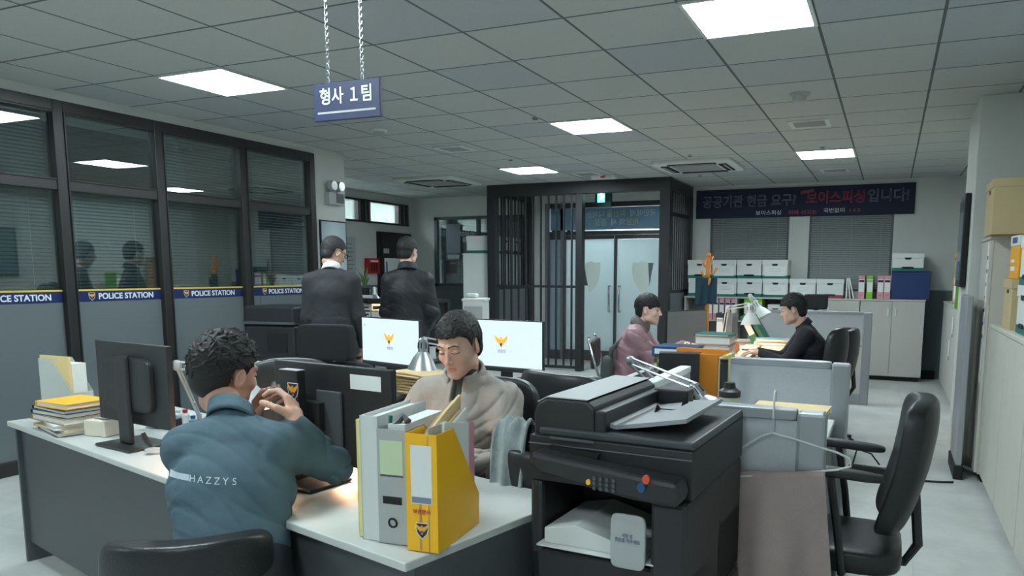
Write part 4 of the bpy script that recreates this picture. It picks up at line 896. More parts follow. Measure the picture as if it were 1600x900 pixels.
MB().box(-.115, .115, -.05, .05, 0, .27, M['black']).build('body', c, bevel=.004); MB().tube([(-.03+.045*math.cos(t), -.052, .13+.045*math.sin(t)) for t in [PI/2+i*PI/8 for i in range(10)]], .002, M['dgrey'], 5).build('cable_loop', c); MB().box(-.1165, -.115, -.03, .03, .05, .22, M['dgrey']).build('spine_label', c)
# --- near desk
q = pt(1156, 622, 3.4)
c = empty('thermos_cup', (1.61, -1.7, DT), 0, 'cream thermos cup with a black lid on the near desk', 'cup')
MB().lathe([(0, 0), (.036, 0), (.043, .2), (0, .2)], mat('cream steel', (206, 210, 196), .35)).build('body', c, smooth='auto'); MB().lathe([(.046, .2), (.047, .225), (.025, .24), (.022, .262), (0, .262)], M['black']).build('lid', c, smooth='auto')
MB().tube([(.042, 0, .17), (.085, 0, .15), (.09, 0, .08), (.045, 0, .04)], .008, mat('cream steel', (206, 210, 196), .35), 8).build('handle', c, smooth=True)
c = empty('tumbler', (1.45, -1.04, DT), 0, 'slim black tumbler standing in front of the yellow document file', 'tumbler')
MB().lathe([(0, 0), (.02, 0), (.022, .25), (.02, .27), (0, .27)], M['black'], 20).build('body', c, smooth='auto'); MB().lathe([(.021, .27), (.021, .285), (0, .287)], M['rub'], 20).build('lid', c, smooth='auto')
lamp([(1.335, -1.45, DT+.05), (1.13, -1.62, 1.045), (1.46, -1.74, .965)], (.62, -.1, -.72), 'silver lamp reaching right over the near desk, elbow above the copier', lit=0, size=.95)
slab((1.87, -1.78, DT+.155), (.3, .24, .03), M['manila'], 'manila envelope pile on the near desk behind the wire hanger', 'envelope', rz=R(-3), name='envelope')
c = empty('paper_tray', (1.84, -1.78, DT), R(-3), 'grey box of papers under the manila envelopes on the near desk', 'tray')
MB().box(-.15, .15, -.12, .12, 0, .153, M['lgrey']).build('body', c, bevel=.004); MB().box(-.14, .14, -.121, -.12, .03, .12, M['paper']).build('front_label', c)
c = empty('snack_bag', (1.95, -2.1, DT), R(30), 'small crumpled yellow snack bag at the right end of the near desk', 'snack')
MB().sup((0, 0, .05), (.035, .03, .05), mat('snack yellow', (226, 186, 90), .5, bump=.8, bscale=25), e=.7, fn=lambda x, y, z: (x+.008*math.sin(z*150), y+.008*math.sin(x*140+1), z)).build('bag', c, smooth=True)
# wire hanger and cloth on the nearest partition
hx, hy = pt(1214, 650, 2.48).x, -2.42
c = empty('wire_hanger', (hx, hy-.045, 1.05), R(4), 'white wire hanger hooked on the nearest partition, a dusty pink cloth over its bar', 'hanger')
wm_ = M['white']
MB().tube([(.0, .075, -.02), (.0, .078, .0), (.0, .06, .018), (0, .03, .02), (0, .004, .0), (0, 0, -.04), (0, 0, -.11)], .0036, wm_, 8).tube([(0, 0, -.11), (-.04, 0, -.125), (-.16, 0, -.215), (-.185, 0, -.25), (-.17, 0, -.268), (-.12, 0, -.268), (0, 0, -.25), (.2, 0, -.215), (.24, 0, -.2), (.235, 0, -.175), (.2, 0, -.16), (.05, 0, -.122), (.02, 0, -.118), (0, 0, -.11)], .0036, wm_, 8).build('wire', c, smooth=True)
cloth('hanging_cloth', .3, .62, M['pinkcl'], 'dusty pink cloth hanging from the wire hanger', (hx+.015, hy-.055, .815), R(-1), folds=2.2, amp=.014)
bpy.data.objects['hanging_cloth.001'].rotation_euler.y = R(-6)

# ================================================================ MULTIFUNCTION COPIER
c = empty('copier', (1.55, -2.77, 0), R(-3), 'large black multifunction copier in the right foreground', 'copier')
bk, dg = M['black'], M['dgrey']; c.scale = (.83, 1, 1)
MB().box(-.29, .29, -.26, .3, 0, .5, bk).build('cabinet_base', c, bevel=.02)
b = MB().prism([(-.29,.5),(.29,.5),(.29,.72),(-.29,.72)], .02, .3, bk, 'xz').box(.17, .29, -.3, .04, .5, .86, bk).box(-.29, -.24, -.26, .04, .5, .86, bk).box(-.29, .29, .02, .3, .5, .86, bk).box(-.29, .29, -.26, .02, .5, .66, bk); b.build('body', c, bevel=.015)
for k in range(2): MB().box(-.26, .26, -.275, -.26, .06+k*.21, .25+k*.21, bk).box(-.08, .08, -.285, -.272, .18+k*.21, .2+k*.21, dg).build('paper_drawer', c, bevel=.006)
MB().prism([(-.29,.86),(.29,.86),(.29,.99),(-.29,.99)], -.26, .3, bk, 'xz').box(-.291, .29, -.266, -.26, .965, .97, dg).build('scanner_unit', c, bevel=.012)
MB().prism([(-.26,.99),(.0,.99),(.29,.99),(.29,1.0),(.285,1.012),(-.26,1.012)], -.25, .3, mat('satin black lid', (62, 65, 68), .35), 'xz').build('scanner_lid', c, bevel=.006)
# document feeder
MB().prism([(-.29,.985),(-.06,.985),(-.06,1.075),(-.09,1.095),(-.24,1.095),(-.275,1.08),(-.29,1.05)], -.235, .27, bk, 'xz').build('document_feeder', c, bevel=.008)
MB().prism([(-.275,1.081),(-.24,1.0965),(-.09,1.0965),(-.085,1.099),(-.24,1.1),(-.278,1.083)], -.232, .267, mat('pale grey feeder lid', (176, 180, 180), .5), 'xz').build('feeder_lid', c)
MB().box(-.06, -.02, -.235, .27, 1.0, 1.07, bk).box(-.04, .1, .2, .27, 1.01, 1.075, bk).build('feeder_side', c, bevel=.006)
t = MB().add([(-.06,-.2,1.04),(.0,-.2,1.028),(.12,-.2,1.045),(.24,-.19,1.062),(.24,.18,1.062),(.12,.18,1.045),(.0,.18,1.028),(-.06,.18,1.04)]+[(x, y, z-.012) for x, y, z in [(-.06,-.2,1.04),(.0,-.2,1.028),(.12,-.2,1.045),(.24,-.19,1.062),(.24,.18,1.062),(.12,.18,1.045),(.0,.18,1.028),(-.06,.18,1.04)]],
    [(0,1,6,7),(1,2,5,6),(2,3,4,5),(15,14,9,8),(14,13,10,9),(13,12,11,10),(8,9,1,0),(9,10,2,1),(10,11,3,2),(11,12,4,3),(12,13,5,4),(13,14,6,5),(14,15,7,6),(15,8,0,7)], mat('pale grey tray', (156, 160, 164), .5)).build('document_tray', c)
b = MB()
for x, z in ((.05, 1.034), (.15, 1.06)): b.add([(x, .0, z), (x+.02, .02, z+.009), (x, .03, z+.002), (x+.005, .012, z+.025)], [(0,1,2),(0,1,3),(1,2,3),(2,0,3)], M['rub'])
b.box(.07, .13, .014, .018, 1.043, 1.046, M['rub']); b.build('paper_guide', c)
# control panel
MB().prism([(-.235,.76),(-.24,.73),(-.2,.70),(.12,.665),(.27,.66),(.285,.69),(.27,.725),(.1,.735)], -.34, -.26, bk, 'xz').build('control_panel', c, bevel=.012).location = (0, 0, .2)
MB().prism([(-.2,.77),(-.02,.76),(-.03,.745),(-.21,.75)], -.275, -.262, M['rub'], 'xz').box(-.2, -.04, -.277, -.27, .788, .794, dg).build('display', c).location = (0, 0, .2)
b = MB()
for i in range(4):
    for j in range(3): b.cone((.0+i*.022, -.341, .712-j*.013), (.0+i*.022, -.345, .712-j*.013), .006, .006, dg, 10)
b.build('keypad', c).location = (0, 0, .2)
MB().cone((.16, -.341, .705), (.16, -.348, .705), .013, .013, M['blue'], 14).build('start_button', c).location = (0, 0, .2); MB().cone((.175, -.341, .728), (.175, -.348, .728), .012, .012, mat('orange red lens', (214, 84, 50), .4), 14).build('stop_button', c).location = (0, 0, .2); MB().cone((-.02, -.341, .7), (-.02, -.346, .7), .008, .008, M['yellow'], 12).build('power_button', c).location = (0, 0, .2)
MB().box(-.24, .2, -.3, .02, .68, .686, M['white']).prism([(-.22,.686),(.15,.686),(.15,.7),(-.1,.75),(-.22,.73)], -.28, .0, M['white'], 'xz').build('output_tray', c, bevel=.004)
b = MB().sup((.10, -.305, .74), (.06, .006, .075), M['lgrey'], e=.3); stk = b.build('sticker', c, smooth=True)
text('사용 후\n전원을 꺼주세요', .013, M['lettg'], parent=stk, loc=(.10, -.3125, .75), rot=XZ)

# ================================================================ RIGHT CHAIR, POWER STRIP
chair((2.07, -2.07, 0), R(-90), 'black leather armchair at the right end of the nearest partition', top=1.03, w=.42, tilt=.2, bh=.5, armz=.79, curve=.05)
c = empty('power_strip', (2.17, .86, .012), R(-8), 'black power strip with a red switch on the floor behind the right chair', 'power strip')
MB().box(-.16, .16, -.03, .03, 0, .04, M['rub']).build('body', c, bevel=.006); MB().box(.08, .11, -.014, .014, .04, .048, mat('orange red lens', (214, 84, 50), .4)).build('switch', c)
b = MB()
for k in range(3): b.cone((-.12+k*.07, 0, .04), (-.12+k*.07, 0, .044), .018, .018, M['dgrey'], 14)
b.build('sockets', c)
(MB().tube([(2.34, .84, .02), (2.4, .82, .008), (2.5, .78, .008), (2.62, .8, .008), (2.7, .83, .008)], .007, M['rub']).build('power_cord', smooth=True)).parent = c; bpy.data.objects['power_cord'].matrix_parent_inverse = (Matrix.Translation(c.location) @ Matrix.Rotation(R(-8), 4, 'Z')).inverted()
(MB().tube([(2.03, .9, .02), (2.06, .92, .16), (2.16, .9, .14), (2.22, .87, .07)], .006, M['rub']).build('looped_cord', smooth=True)).parent = c; bpy.data.objects['looped_cord'].matrix_parent_inverse = (Matrix.Translation(c.location) @ Matrix.Rotation(R(-8), 4, 'Z')).inverted()
q = ptz(935, 565, 0); tag(MB().box(-.2, .2, -.04, .04, 0, .006, M['orange']).build('floor_tape', loc=(q.x, q.y, 0)), 'orange strip taped on the floor before the lobby doors', 'floor tape')

# ================================================================ CENTRE REAR DESK
RD = R(-7); c = desk(-1.8, -.62, -1.06, -.3, 'left one of the two rear desks under the lit monitors', ctr=(-1.2, -.72), rz=RD)
c = desk(-.56, .54, -1.06, -.3, 'right one of the two rear desks under the lit monitors', ctr=(-.062, -.862), rz=RD)
q1 = Vector((-.83, -.79, 0)); q2 = Vector((-.06, -.65, 0))
monitor((q1.x, q1.y, DT), R(-15), 'left lit monitor showing a gold eagle emblem on a pale screen', w=.6, h=.33, zb=.09, on=True, screen=M['scron'], group='lit monitors on the rear desks')
monitor((q2.x, q2.y, DT), R(-6), 'right lit monitor with a gold eagle emblem, partly behind the seated man in beige', w=.62, h=.335, zb=.09, on=True, screen=M['scron'], group='lit monitors on the rear desks')
def keyboard(loc, rz, lab):
    c = empty('keyboard', loc, rz, lab, 'keyboard'); MB().box(-.22, .22, -.065, .065, 0, .018, M['black']).build('body', c, bevel=.004); b = MB()
    for i in range(16):
        for j in range(5): b.box(-.208+i*.026, -.187+i*.026, -.056+j*.023, -.037+j*.023, .018, .024, M['dgrey'])
    b.build('keys', c)
q = ptz(572, 592, .73); keyboard((q.x, q.y, DT), R(-20), 'black keyboard on the left rear desk before the lit monitor')
q = ptz(858, 598, .73); keyboard((q.x-.05, q.y, DT), R(-4), 'black keyboard mostly hidden by the chair on the right rear desk')
q = ptz(575, 585, .73); tag(MB().sup((0, 0, 0), (.055, .03, .014), M['brown'], e=.8).build('computer_mouse', loc=(q.x+.08, q.y+.1, DT+.015), smooth=True), 'small dark mouse left of the manila envelopes', 'mouse')
q = ptz(655, 612, .73); zz = DT; random.seed(2)
for k in range(9):
    h = random.uniform(.009, .017); jx, jy = random.uniform(-.02, .02), random.uniform(-.015, .015)
    c = empty('envelope', (q.x+jx-.05, q.y+.06+jy, zz), R(-14+random.uniform(-4, 4)), '', 'envelope', 'stacked manila envelopes on the rear desk')
    c['label'] = 'manila envelope in the rear desk stack, ' + ('lowest of all', 'second from the bottom', 'third from the bottom', 'fourth from the bottom', 'in the very middle', 'fourth from the top', 'third from the top', 'second from the top', 'topmost of all')[k]
    MB().sup((0, 0, h/2), (.175, .125, h/2), M['manila'], e=.18, fn=lambda x, y, z: (x, y, z+.004*math.sin(x*18+k)*(h/.02))).build('envelope_body', c); MB().box(-.15, .15, -.1255, -.124, h*.3, h*.6, M['kraft']).build('flap_edge', c)
    zz += h+.0006
la = tuple(pt(676, 532, 4.45)); le = tuple(pt(703, 512, 4.6))
lamp([(pt(745, 560, 4.75).x, pt(745, 560, 4.75).y-.05, DT), tuple(pt(742, 545, 4.65)), tuple(pt(661, 531, 4.15))], (-.02, -.05, -1), 'silver lamp head in front of the left lit monitor', lit=0, size=.95)
# rear chairs
q = pt(503, 545, 4.15); chair((q.x-.03, q.y+.28, 0), R(-168), 'high backed black chair with a boxy headrest behind the near desks', top=1.15, w=.52, head=True, tilt=.1, mt=M['fabricblk'])
def turn(o, r): o.rotation_euler.z = r
q = pt(880, 610, 3.75); chair((q.x+.06, q.y+.16, 0), R(163), 'wide black leather chair pushed at the right rear desk, behind the copier', top=.96, w=.6, bw=.58, tilt=.05, e=.3)
q = pt(452, 585, 3.35); chair((q.x+.08, q.y-.2, 0), R(20), 'round topped black leather chair behind the bent man with the handset', top=1.06, w=.5, bw=.5, tilt=.1, e=.55)
# ================================================================ FRONT DESKS
FA = R(-14); fo = Vector((0, -3.12, 0)); fx = Vector((math.cos(FA), math.sin(FA), 0)); fy = Vector((-math.sin(FA), math.cos(FA), 0))
def fr(u, v, z=DT): p = fo+fx*u+fy*v; return (p.x, p.y, z)
c = desk(-.85, .85, -.35, .35, 'left front desk with the black monitor back and coloured folders', ctr=fr(-.9, .35)[:2], rz=FA, body=M['dgrey'])
c = desk(-.6, .6, -.35, .35, 'right front desk carrying the yellow magazine file', ctr=fr(.57, .35)[:2], rz=FA, body=M['dgrey'])
monitor((-.66, -2.78, DT), R(180-8), 'black monitor seen from behind on the left front desk', w=.53, h=.34, zb=.09)
c = empty('computer_monitor', (pt(505, 740, 2.45).x, pt(505, 740, 2.45).y, DT), R(180-7), 'large black monitor seen from behind with a white label on its back', 'monitor')
q = Vector((.465, -2.87, 0))
w, h, zb = .57, .35, .06
c.location = (q.x, q.y, DT)
MB().box(-w/2, w/2, -.012, .014, zb, zb+h, M['black']).build('housing', c, bevel=.004); MB().box(-w/2+.006, w/2-.006, -.0135, -.0122, zb+.02, zb+h-.006, M['scr']).build('screen', c)
MB().box(-.24, -.1, .0145, .0155, zb+h-.075, zb+h-.025, M['paper']).build('back_label', c)
MB().box(.08, .17, .05, .085, .012, zb+h-.02, M['black']).box(.08, .17, .05, .085, zb+h-.021, zb+h-.018, M['alu']).build('stand', c, bevel=.01)
MB().box(.02, .15, .014, .05, zb+.12, zb+.22, M['black']).box(-.06, .06, .014, .024, zb+.06, zb+.26, M['dgrey']).build('pivot', c, bevel=.004)
MB().box(-.06, .24, -.02, .17, 0, .012, M['black']).build('base', c, bevel=.006)
emblem('emblem', c, (.1, .0865, zb+h-.09), (PI/2, 0, PI), .052, shield=True)
# folders pile on the left
P0 = ptz(118, 668, .73); z = DT
for mt, h, w, d, a, lab in (('greyp', .018, .3, .22, -4, 'grey folder at the bottom of the folder pile beside the left monitor'), ('manila', .012, .31, .22, 3, 'tan folder second from the bottom of the pile beside the left monitor'), ('paper', .02, .3, .22, -8, 'white paper bundle in the pile beside the left monitor'), ('kraft', .028, .31, .23, 5, 'orange brown accordion file in the pile beside the left monitor'), ('dgrey', .02, .29, .22, 9, 'dark grey folder in the pile beside the left monitor'), ('black', .014, .3, .22, 4, 'black folder just under the yellow one in the pile'), ('yellow', .024, .24, .2, 10, 'bright yellow folder on top of the pile beside the left monitor')):
    slab((P0.x, P0.y, z), (w, d, h), M[mt], lab, 'folder', rz=FA+R(a)); z += h+.0006
q = ptz(162, 676, .73); c = empty('tissue_box', (q.x, q.y, DT), FA+R(20), 'small cream carton between the folder pile and the left monitor', 'box'); MB().box(-.06, .06, -.045, .045, 0, .07, mat('cream card', (206, 200, 182), .7)).build('body', c, bevel=.003); MB().box(-.04, .04, -.01, .01, .07, .0715, M['dgrey']).build('opening', c)
q = ptz(215, 668, .73); c = empty('rice_bowl', (q.x+.05, q.y+.1, DT), 0, 'teal bowl behind the left monitor base', 'bowl'); MB().lathe([(0, 0), (.05, 0), (.085, .05), (.08, .05), (.045, .008), (0, .008)], M['sky']).build('bowl', c, smooth='auto')
q = ptz(95, 655, .73)
def magazine_file(loc, rz, mt, lab, w=.085, d=.25, h=.31, cut=.14, content=None):
    """spine towards local -Y; sides slope down towards +Y"""
    c = empty('magazine_file', loc, rz, lab, 'magazine file'); P = [(-d/2, 0), (d/2, 0), (d/2, cut), (-d/2+.1, h), (-d/2, h)]
    b = MB()
    for s_ in (-1, 1): b.prism([(y, z) for y, z in P], s_*w/2-.0012, s_*w/2+.0012, mt, 'yz')
    b.box(-w/2, w/2, -d/2, -d/2+.0025, 0, h, mt).box(-w/2, w/2, -d/2, d/2, 0, .0025, mt).box(-w/2, w/2, d/2-.0025, d/2, 0, cut, mt); b.build('case', c, bevel=.0008)
    return c
c = magazine_file((q.x-.03, q.y+.06, DT), FA-R(76), mat('clear frosted plastic', (190, 196, 192), .3), 'tall translucent magazine file with white papers at the left edge', w=.1, d=.24, h=.3, cut=.14)
MB().box(-.03, .035, -.1, .11, .004, .28, M['paper']).build('papers', c); MB().box(.036, .046, -.115, .1, .004, .315, mat('cream folder', (228, 206, 150), .7)).build('cream_folder', c)
# pen, cables, bottles
c = empty('marker_pen', ptz(238, 704, .735), 0, 'black pen standing in a small holder at the desk edge left of the bent man', 'pen')
MB().lathe([(0, 0), (.028, 0), (.026, .008), (.006, .014), (0, .014)], M['lgrey'], 18).build('holder', c); MB().cone((0, 0, .008), (-.035, -.01, .07), .007, .009, M['black'], 10).build('pen', c)
for x, y, mt, lid, h, lab in ((290, 655, 'white', 'red', .085, 'small white bottle with a red cap behind the left desk lamp arm'), (302, 660, 'sky', 'blue', .07, 'small blue capped bottle beside the bent man'), (279, 650, 'white', 'white', .07, 'small white bottle next to the left lamp arm')):
    q = ptz(x, y, .76); c = empty('small_bottle', (q.x, q.y, DT), 0, lab, 'bottle'); MB().lathe([(0, 0), (.018, 0), (.018, h*.7), (.009, h*.8), (.009, h*.85)], M[mt], 16).build('body', c, smooth='auto'); MB().lathe([(.011, h*.83), (.011, h), (0, h)], M[lid], 14).build('cap', c, smooth='auto')
q = ptz(276, 662, .74); tag(MB().sup((0, 0, .025), (.03, .03, .025), M['black'], e=.4).build('speaker_cube', loc=(q.x, q.y, DT), smooth=True), 'small black cube at the left desk lamp foot', 'speaker')
lamp([tuple(ptz(312, 662, DT)), tuple(pt(276, 571, 3.0)), tuple(pt(388, 580, 2.95))], (.25, -.1, -1), 'pale desk lamp whose arm passes behind the bent man with wavy hair', lit=2.6, mt=M['lgrey'], size=.9, group='silver architect desk lamps')
# low lamp behind the large monitor
lamp([fr(.2, .66), fr(.28, .63, .9), fr(.3, .5, .93)], (-.1, -.35, -1), 'lit desk lamp hidden behind the large black monitor', lit=1.3, mt=M['alu'], size=.7, group=None)
q = ptz(408, 662, .73); slab((q.x-.02, q.y, DT), (.21, .29, .004), M['paper'], 'white sheets glowing in lamplight beyond the bent man', 'paper', name='paper_sheet', pages=False)
slab(fr(.3, .16), (.2, .28, .005), M['paper'], 'paper sheets in warm light under the large monitor', 'paper', name='paper_sheet', pages=False, rz=FA)
# binders in front
c = magazine_file(fr(1.105, .2), FA+R(20), M['yellow'], 'bright yellow magazine file with a white label in the foreground', w=.088, d=.26, h=.315, cut=.09)
MB().box(-.03, .03, -.1316, -.13, .13, .285, M['paper']).box(-.028, .028, -.132, -.1316, .132, .148, M['lettg']).build('spine_label', c)
text('보관문서', .014, M['lettr'], parent=c, loc=(0, -.1316, .108), rot=XZ); emblem('emblem', c, (0, -.1312, .06), XZ, .036, shield=True)
o = MB().prism([(-.13,.0),(.125,.0),(.125,.12),(-.02,.33),(-.13,.33)], .018, .022, M['sleeve'], 'yz').prism([(.09,.09),(.12,.09),(.12,.3),(.09,.31)], .0345, .036, M['pink'], 'yz').prism([(-.1,.01),(.12,.01),(.12,.3),(-.06,.335)], .026, .034, M['paper'], 'yz').build('clear_sleeve', c)
for k, (mt, x, h, y) in enumerate(((('kraft'), -.03, .36, .0), ('manila', -.018, .375, .02), ('manila', -.004, .335, -.01), ('paper', .006, .34, .01))):
    MB().prism([(-.12+y, .005), (.11+y, .005), (.12+y, h), (.03+y, h-.03), (-.12+y, h-.09)], x-.004, x+.004, M[mt], 'yz').build('envelope', c)
c = magazine_file(fr(1.0, .19), FA+R(20), M['lgrey'], 'light grey magazine file with a pale green label left of the yellow one', w=.085, d=.26, h=.315, cut=.2)
MB().box(-.034, .034, -.1316, -.13, .19, .285, mat('pale green label', (196, 214, 178), .7)).box(-.034, .034, -.132, -.13, .187, .192, M['dgrey']).build('spine_label', c); MB().box(-.028, .028, -.132, -.13, .112, .132, M['rub']).build('name_tag', c); MB().tube([(.012*math.cos(t*PI/5), -.1315, .06+.012*math.sin(t*PI/5)) for t in range(10)], .003, M['rub'], 5, True).build('finger_hole', c)
MB().box(-.02, .03, -.11, .11, .004, .325, M['paper']).build('papers', c); MB().cone((-.02, -.1, .3), (-.02, -.095, .345), .004, .006, M['teal'], 8).build('pen', c); MB().tube([(-.005, -.1, .32), (.01, -.08, .342), (.03, -.09, .33)], .01, M['dgrey'], 8).build('strap', c)
for k, (u, mt, lab, h) in enumerate(((.925, 'white', 'white lever arch binder left of the light grey magazine file', .345), (.88, 'yellowp', 'thin cream folder leftmost in the foreground file row', .33))):
    c = standing(fr(u, .18), ((.055, .014)[k], .27, h), M[mt], lab, rz=FA+R(20), cat='binder' if k == 0 else 'folder', name='ring_binder' if k == 0 else 'standing_folder')
# chair with garments left of the copier
q = pt(822, 735, 2.5)
cc = (q.x+.02, q.y, 0)
chair((1.09, -2.37, 0), R(178), 'low black chair draped with a jacket between the yellow file and the copier', top=.84, w=.26, tilt=.04, arms=False, br=.14)
def drape(name, fn, mt, lab, cat, loc, rz):
    b = MB(); n = 36; vs = []
    for i in range(n+1):
        for j in range(n+1): vs.append(fn(i/n, j/n))
    b.add(vs, [(i*(n+1)+j, i*(n+1)+j+1, (i+1)*(n+1)+j+1, (i+1)*(n+1)+j) for i in range(n) for j in range(n)], mt)
    o = b.build(name, smooth=True, loc=loc, rz=rz); s_ = o.modifiers.new('t', 'SOLIDIFY'); s_.thickness = .012; return tag(o, lab, cat)

# ================================================================ BODIES: signed distances on a grid, meshed as one smooth skin
def nets(D, org, res):
    S_ = D < 0; nx, ny, nz = D.shape
    c = np.zeros((nx-1, ny-1, nz-1), np.int8)
    for i in (0, 1):
        for j in (0, 1):
            for k in (0, 1): c += S_[i:nx-1+i, j:ny-1+j, k:nz-1+k]
    mix = (c > 0) & (c < 8); idx = -np.ones(c.shape, np.int64); ids = np.argwhere(mix); idx[mix] = np.arange(len(ids))
    acc = np.zeros((len(ids), 3)); cnt = np.zeros(len(ids)); I, J, K = ids.T
    cor = [(i, j, k) for i in (0, 1) for j in (0, 1) for k in (0, 1)]
    for a in cor:
        for b in cor:
            if sum(abs(x-y) for x, y in zip(a, b)) == 1 and a < b:
                va = D[I+a[0], J+a[1], K+a[2]]; vb = D[I+b[0], J+b[1], K+b[2]]; m = (va < 0) != (vb < 0)
                t = np.where(m, va/np.where(m, va-vb, 1), 0)
                for q in range(3): acc[:, q] += np.where(m, a[q]+(b[q]-a[q])*t, 0)
                cnt += m
    P = (ids+acc/cnt[:, None])*res+np.array(org); fs = []
    for ax in range(3):
        o = [q for q in range(3) if q != ax]
        A = S_.take(range(0, D.shape[ax]-1), ax); B = S_.take(range(1, D.shape[ax]), ax); ch = A != B
        e = np.argwhere(ch); e = e[(e[:, o[0]] > 0) & (e[:, o[1]] > 0) & (e[:, o[0]] < D.shape[o[0]]-1) & (e[:, o[1]] < D.shape[o[1]]-1)]
        if not len(e): continue
        ins = A[tuple(e.T)]; q = []
        for d0, d1 in ((1, 1), (0, 1), (0, 0), (1, 0)):
            f = e.copy(); f[:, o[0]] -= d0; f[:, o[1]] -= d1; q.append(idx[tuple(f.T)])
        q = np.stack(q, 1); fl = ins if ax != 1 else ~ins; q[~fl] = q[~fl][:, ::-1]; fs.append(q)
    return P, np.concatenate(fs)
def smin(a, b, k):
    if k <= 0: return np.minimum(a, b)
    h = np.clip(.5+.5*(b-a)/k, 0, 1); return b*(1-h)+a*h-k*h*(1-h)
def d_ell(P, c, r, M3=None):
    q = P-np.array(c)
    if M3 is not None: q = q@M3
    r = np.array(r); k0 = np.linalg.norm(q/r, axis=-1); k1 = np.linalg.norm(q/(r*r), axis=-1)
    return k0*(k0-1)/np.maximum(k1, 1e-6)
def d_cap(P, a, b, r0, r1, sq=None):
    a = np.array(a, float); b = np.array(b, float)
    if sq is not None:              # squash: wider along axis sq[0] by factor sq[1]
        ax, f = np.array(sq[0], float), sq[1]; ax /= np.linalg.norm(ax)
        def T(v): s_ = (v@ax)[..., None]*ax; return v-s_+s_/f
        P, a, b = T(P), T(a), T(b)
    ab = b-a; t = np.clip(((P-a)@ab)/max(ab@ab, 1e-9), 0, 1); return np.linalg.norm(P-a-t[..., None]*ab, axis=-1)-(r0+(r1-r0)*t)
def mesh_sdf(prims, res, pad=.03, post=None, k=.02):
    """prims: ('e', c, r, M3, k) / ('c', a, b, r0, r1, k, squash) / ('-e', ...) cuts"""
    los, his = [], []
    def bb(p):
        if p[0] in ('e', '-e'): r = max(p[2]); return np.array(p[1])-r, np.array(p[1])+r
        r = max(p[3], p[4])*(p[6][1] if p[6] is not None else 1); return np.minimum(p[1], p[2])-r, np.maximum(p[1], p[2])+r
    for p in prims:
        if p[0][0] != '-': l, h = bb(p); los.append(l); his.append(h)
    lo = np.min(los, 0)-pad; hi = np.max(his, 0)+pad; n = np.ceil((hi-lo)/res).astype(int)+1
    D = np.full(n, .5, np.float32)
    for p in prims:
        l, h = bb(p); kk = p[4] if p[0] in ('e', '-e') else p[5]; m = 2*kk+3*res+.012
        i0 = np.maximum(((l-m-lo)/res).astype(int), 0); i1 = np.minimum(((h+m-lo)/res).astype(int)+2, n)
        if (i1 <= i0).any(): continue
        G = np.stack(np.meshgrid(*[lo[q]+res*np.arange(i0[q], i1[q]) for q in range(3)], indexing='ij'), -1)
        sl = tuple(slice(i0[q], i1[q]) for q in range(3))
        d = d_ell(G, p[1], p[2], p[3]) if p[0] in ('e', '-e') else d_cap(G, p[1], p[2], p[3], p[4], p[6])
        D[sl] = smin(D[sl], d, kk) if p[0][0] != '-' else -smin(-D[sl], d, kk)
    if post:
        G = np.stack(np.meshgrid(*[lo[q]+res*np.arange(n[q]) for q in range(3)], indexing='ij'), -1); D = post(G, D)
    return nets(D, lo, res)
def E(c, r, k=.01, M3=None): return ('e', c, r, M3, k)
def C_(a, b, r0, r1, k=.02, sq=None): return ('c', tuple(a), tuple(b), r0, r1, k, sq)
def CUT(c, r, k=.004, M3=None): return ('-e', c, r, M3, k)
def np_obj(name, parts, mats, parent, mis=None):
    vs, fs, mi, o = [], [], [], 0
    for n_, (P, Fc, m) in enumerate(parts):
        vs.append(P); fs.append(Fc+o); o += len(P); mi.append(m if hasattr(m, '__len__') else np.full(len(Fc), m))
    V = np.concatenate(vs); Fq = np.concatenate(fs); mi = np.concatenate(mi).astype(np.int32)
    me = bpy.data.meshes.new(name); me.vertices.add(len(V)); me.vertices.foreach_set('co', V.astype(np.float32).ravel())
    me.loops.add(Fq.size); me.loops.foreach_set('vertex_index', Fq.astype(np.int32).ravel()); me.polygons.add(len(Fq))
    me.polygons.foreach_set('loop_start', np.arange(0, Fq.size, 4, dtype=np.int32)); me.polygons.foreach_set('loop_total', np.full(len(Fq), 4, np.int32))
    for m in mats: me.materials.append(m)
    me.polygons.foreach_set('material_index', mi); me.polygons.foreach_set('use_smooth', np.ones(len(Fq), bool)); me.update(calc_edges=True); me.validate()
    ob = bpy.data.objects.new(name, me); COL.objects.link(ob); ob.parent = parent; return ob
def rotm(yaw, pitch, roll=0):      # columns = head axes (right, forward, up) in the body frame
    return np.array(Euler((pitch, roll, yaw), 'XYZ').to_matrix() if False else (Matrix.Rotation(yaw, 3, 'Z') @ Matrix.Rotation(pitch, 3, 'X') @ Matrix.Rotation(roll, 3, 'Y')))
SKIN = {}
def skin_mat(name, c):
    m = mat(name, c, .5, var=.05, scale=30); b = m.node_tree.nodes['Principled BSDF']
    b.inputs['Subsurface Weight'].default_value = .08; b.inputs['Subsurface Radius'].default_value = (.01, .004, .002); return m
lipm = mat('lip skin', (190, 140, 126), .5); browm = mat('brow hair', (72, 60, 56), .8); lashm = mat('lash line', (46, 36, 34), .7)
hairm = mat('black hair', (27, 26, 27), .6, var=.3, scale=120, bump=.25, bscale=220); hairg = mat('greying black hair', (44, 44, 46), .6, var=.5, scale=150, bump=.4, bscale=220)
eyew = mat('eye white', (214, 210, 204), .3)
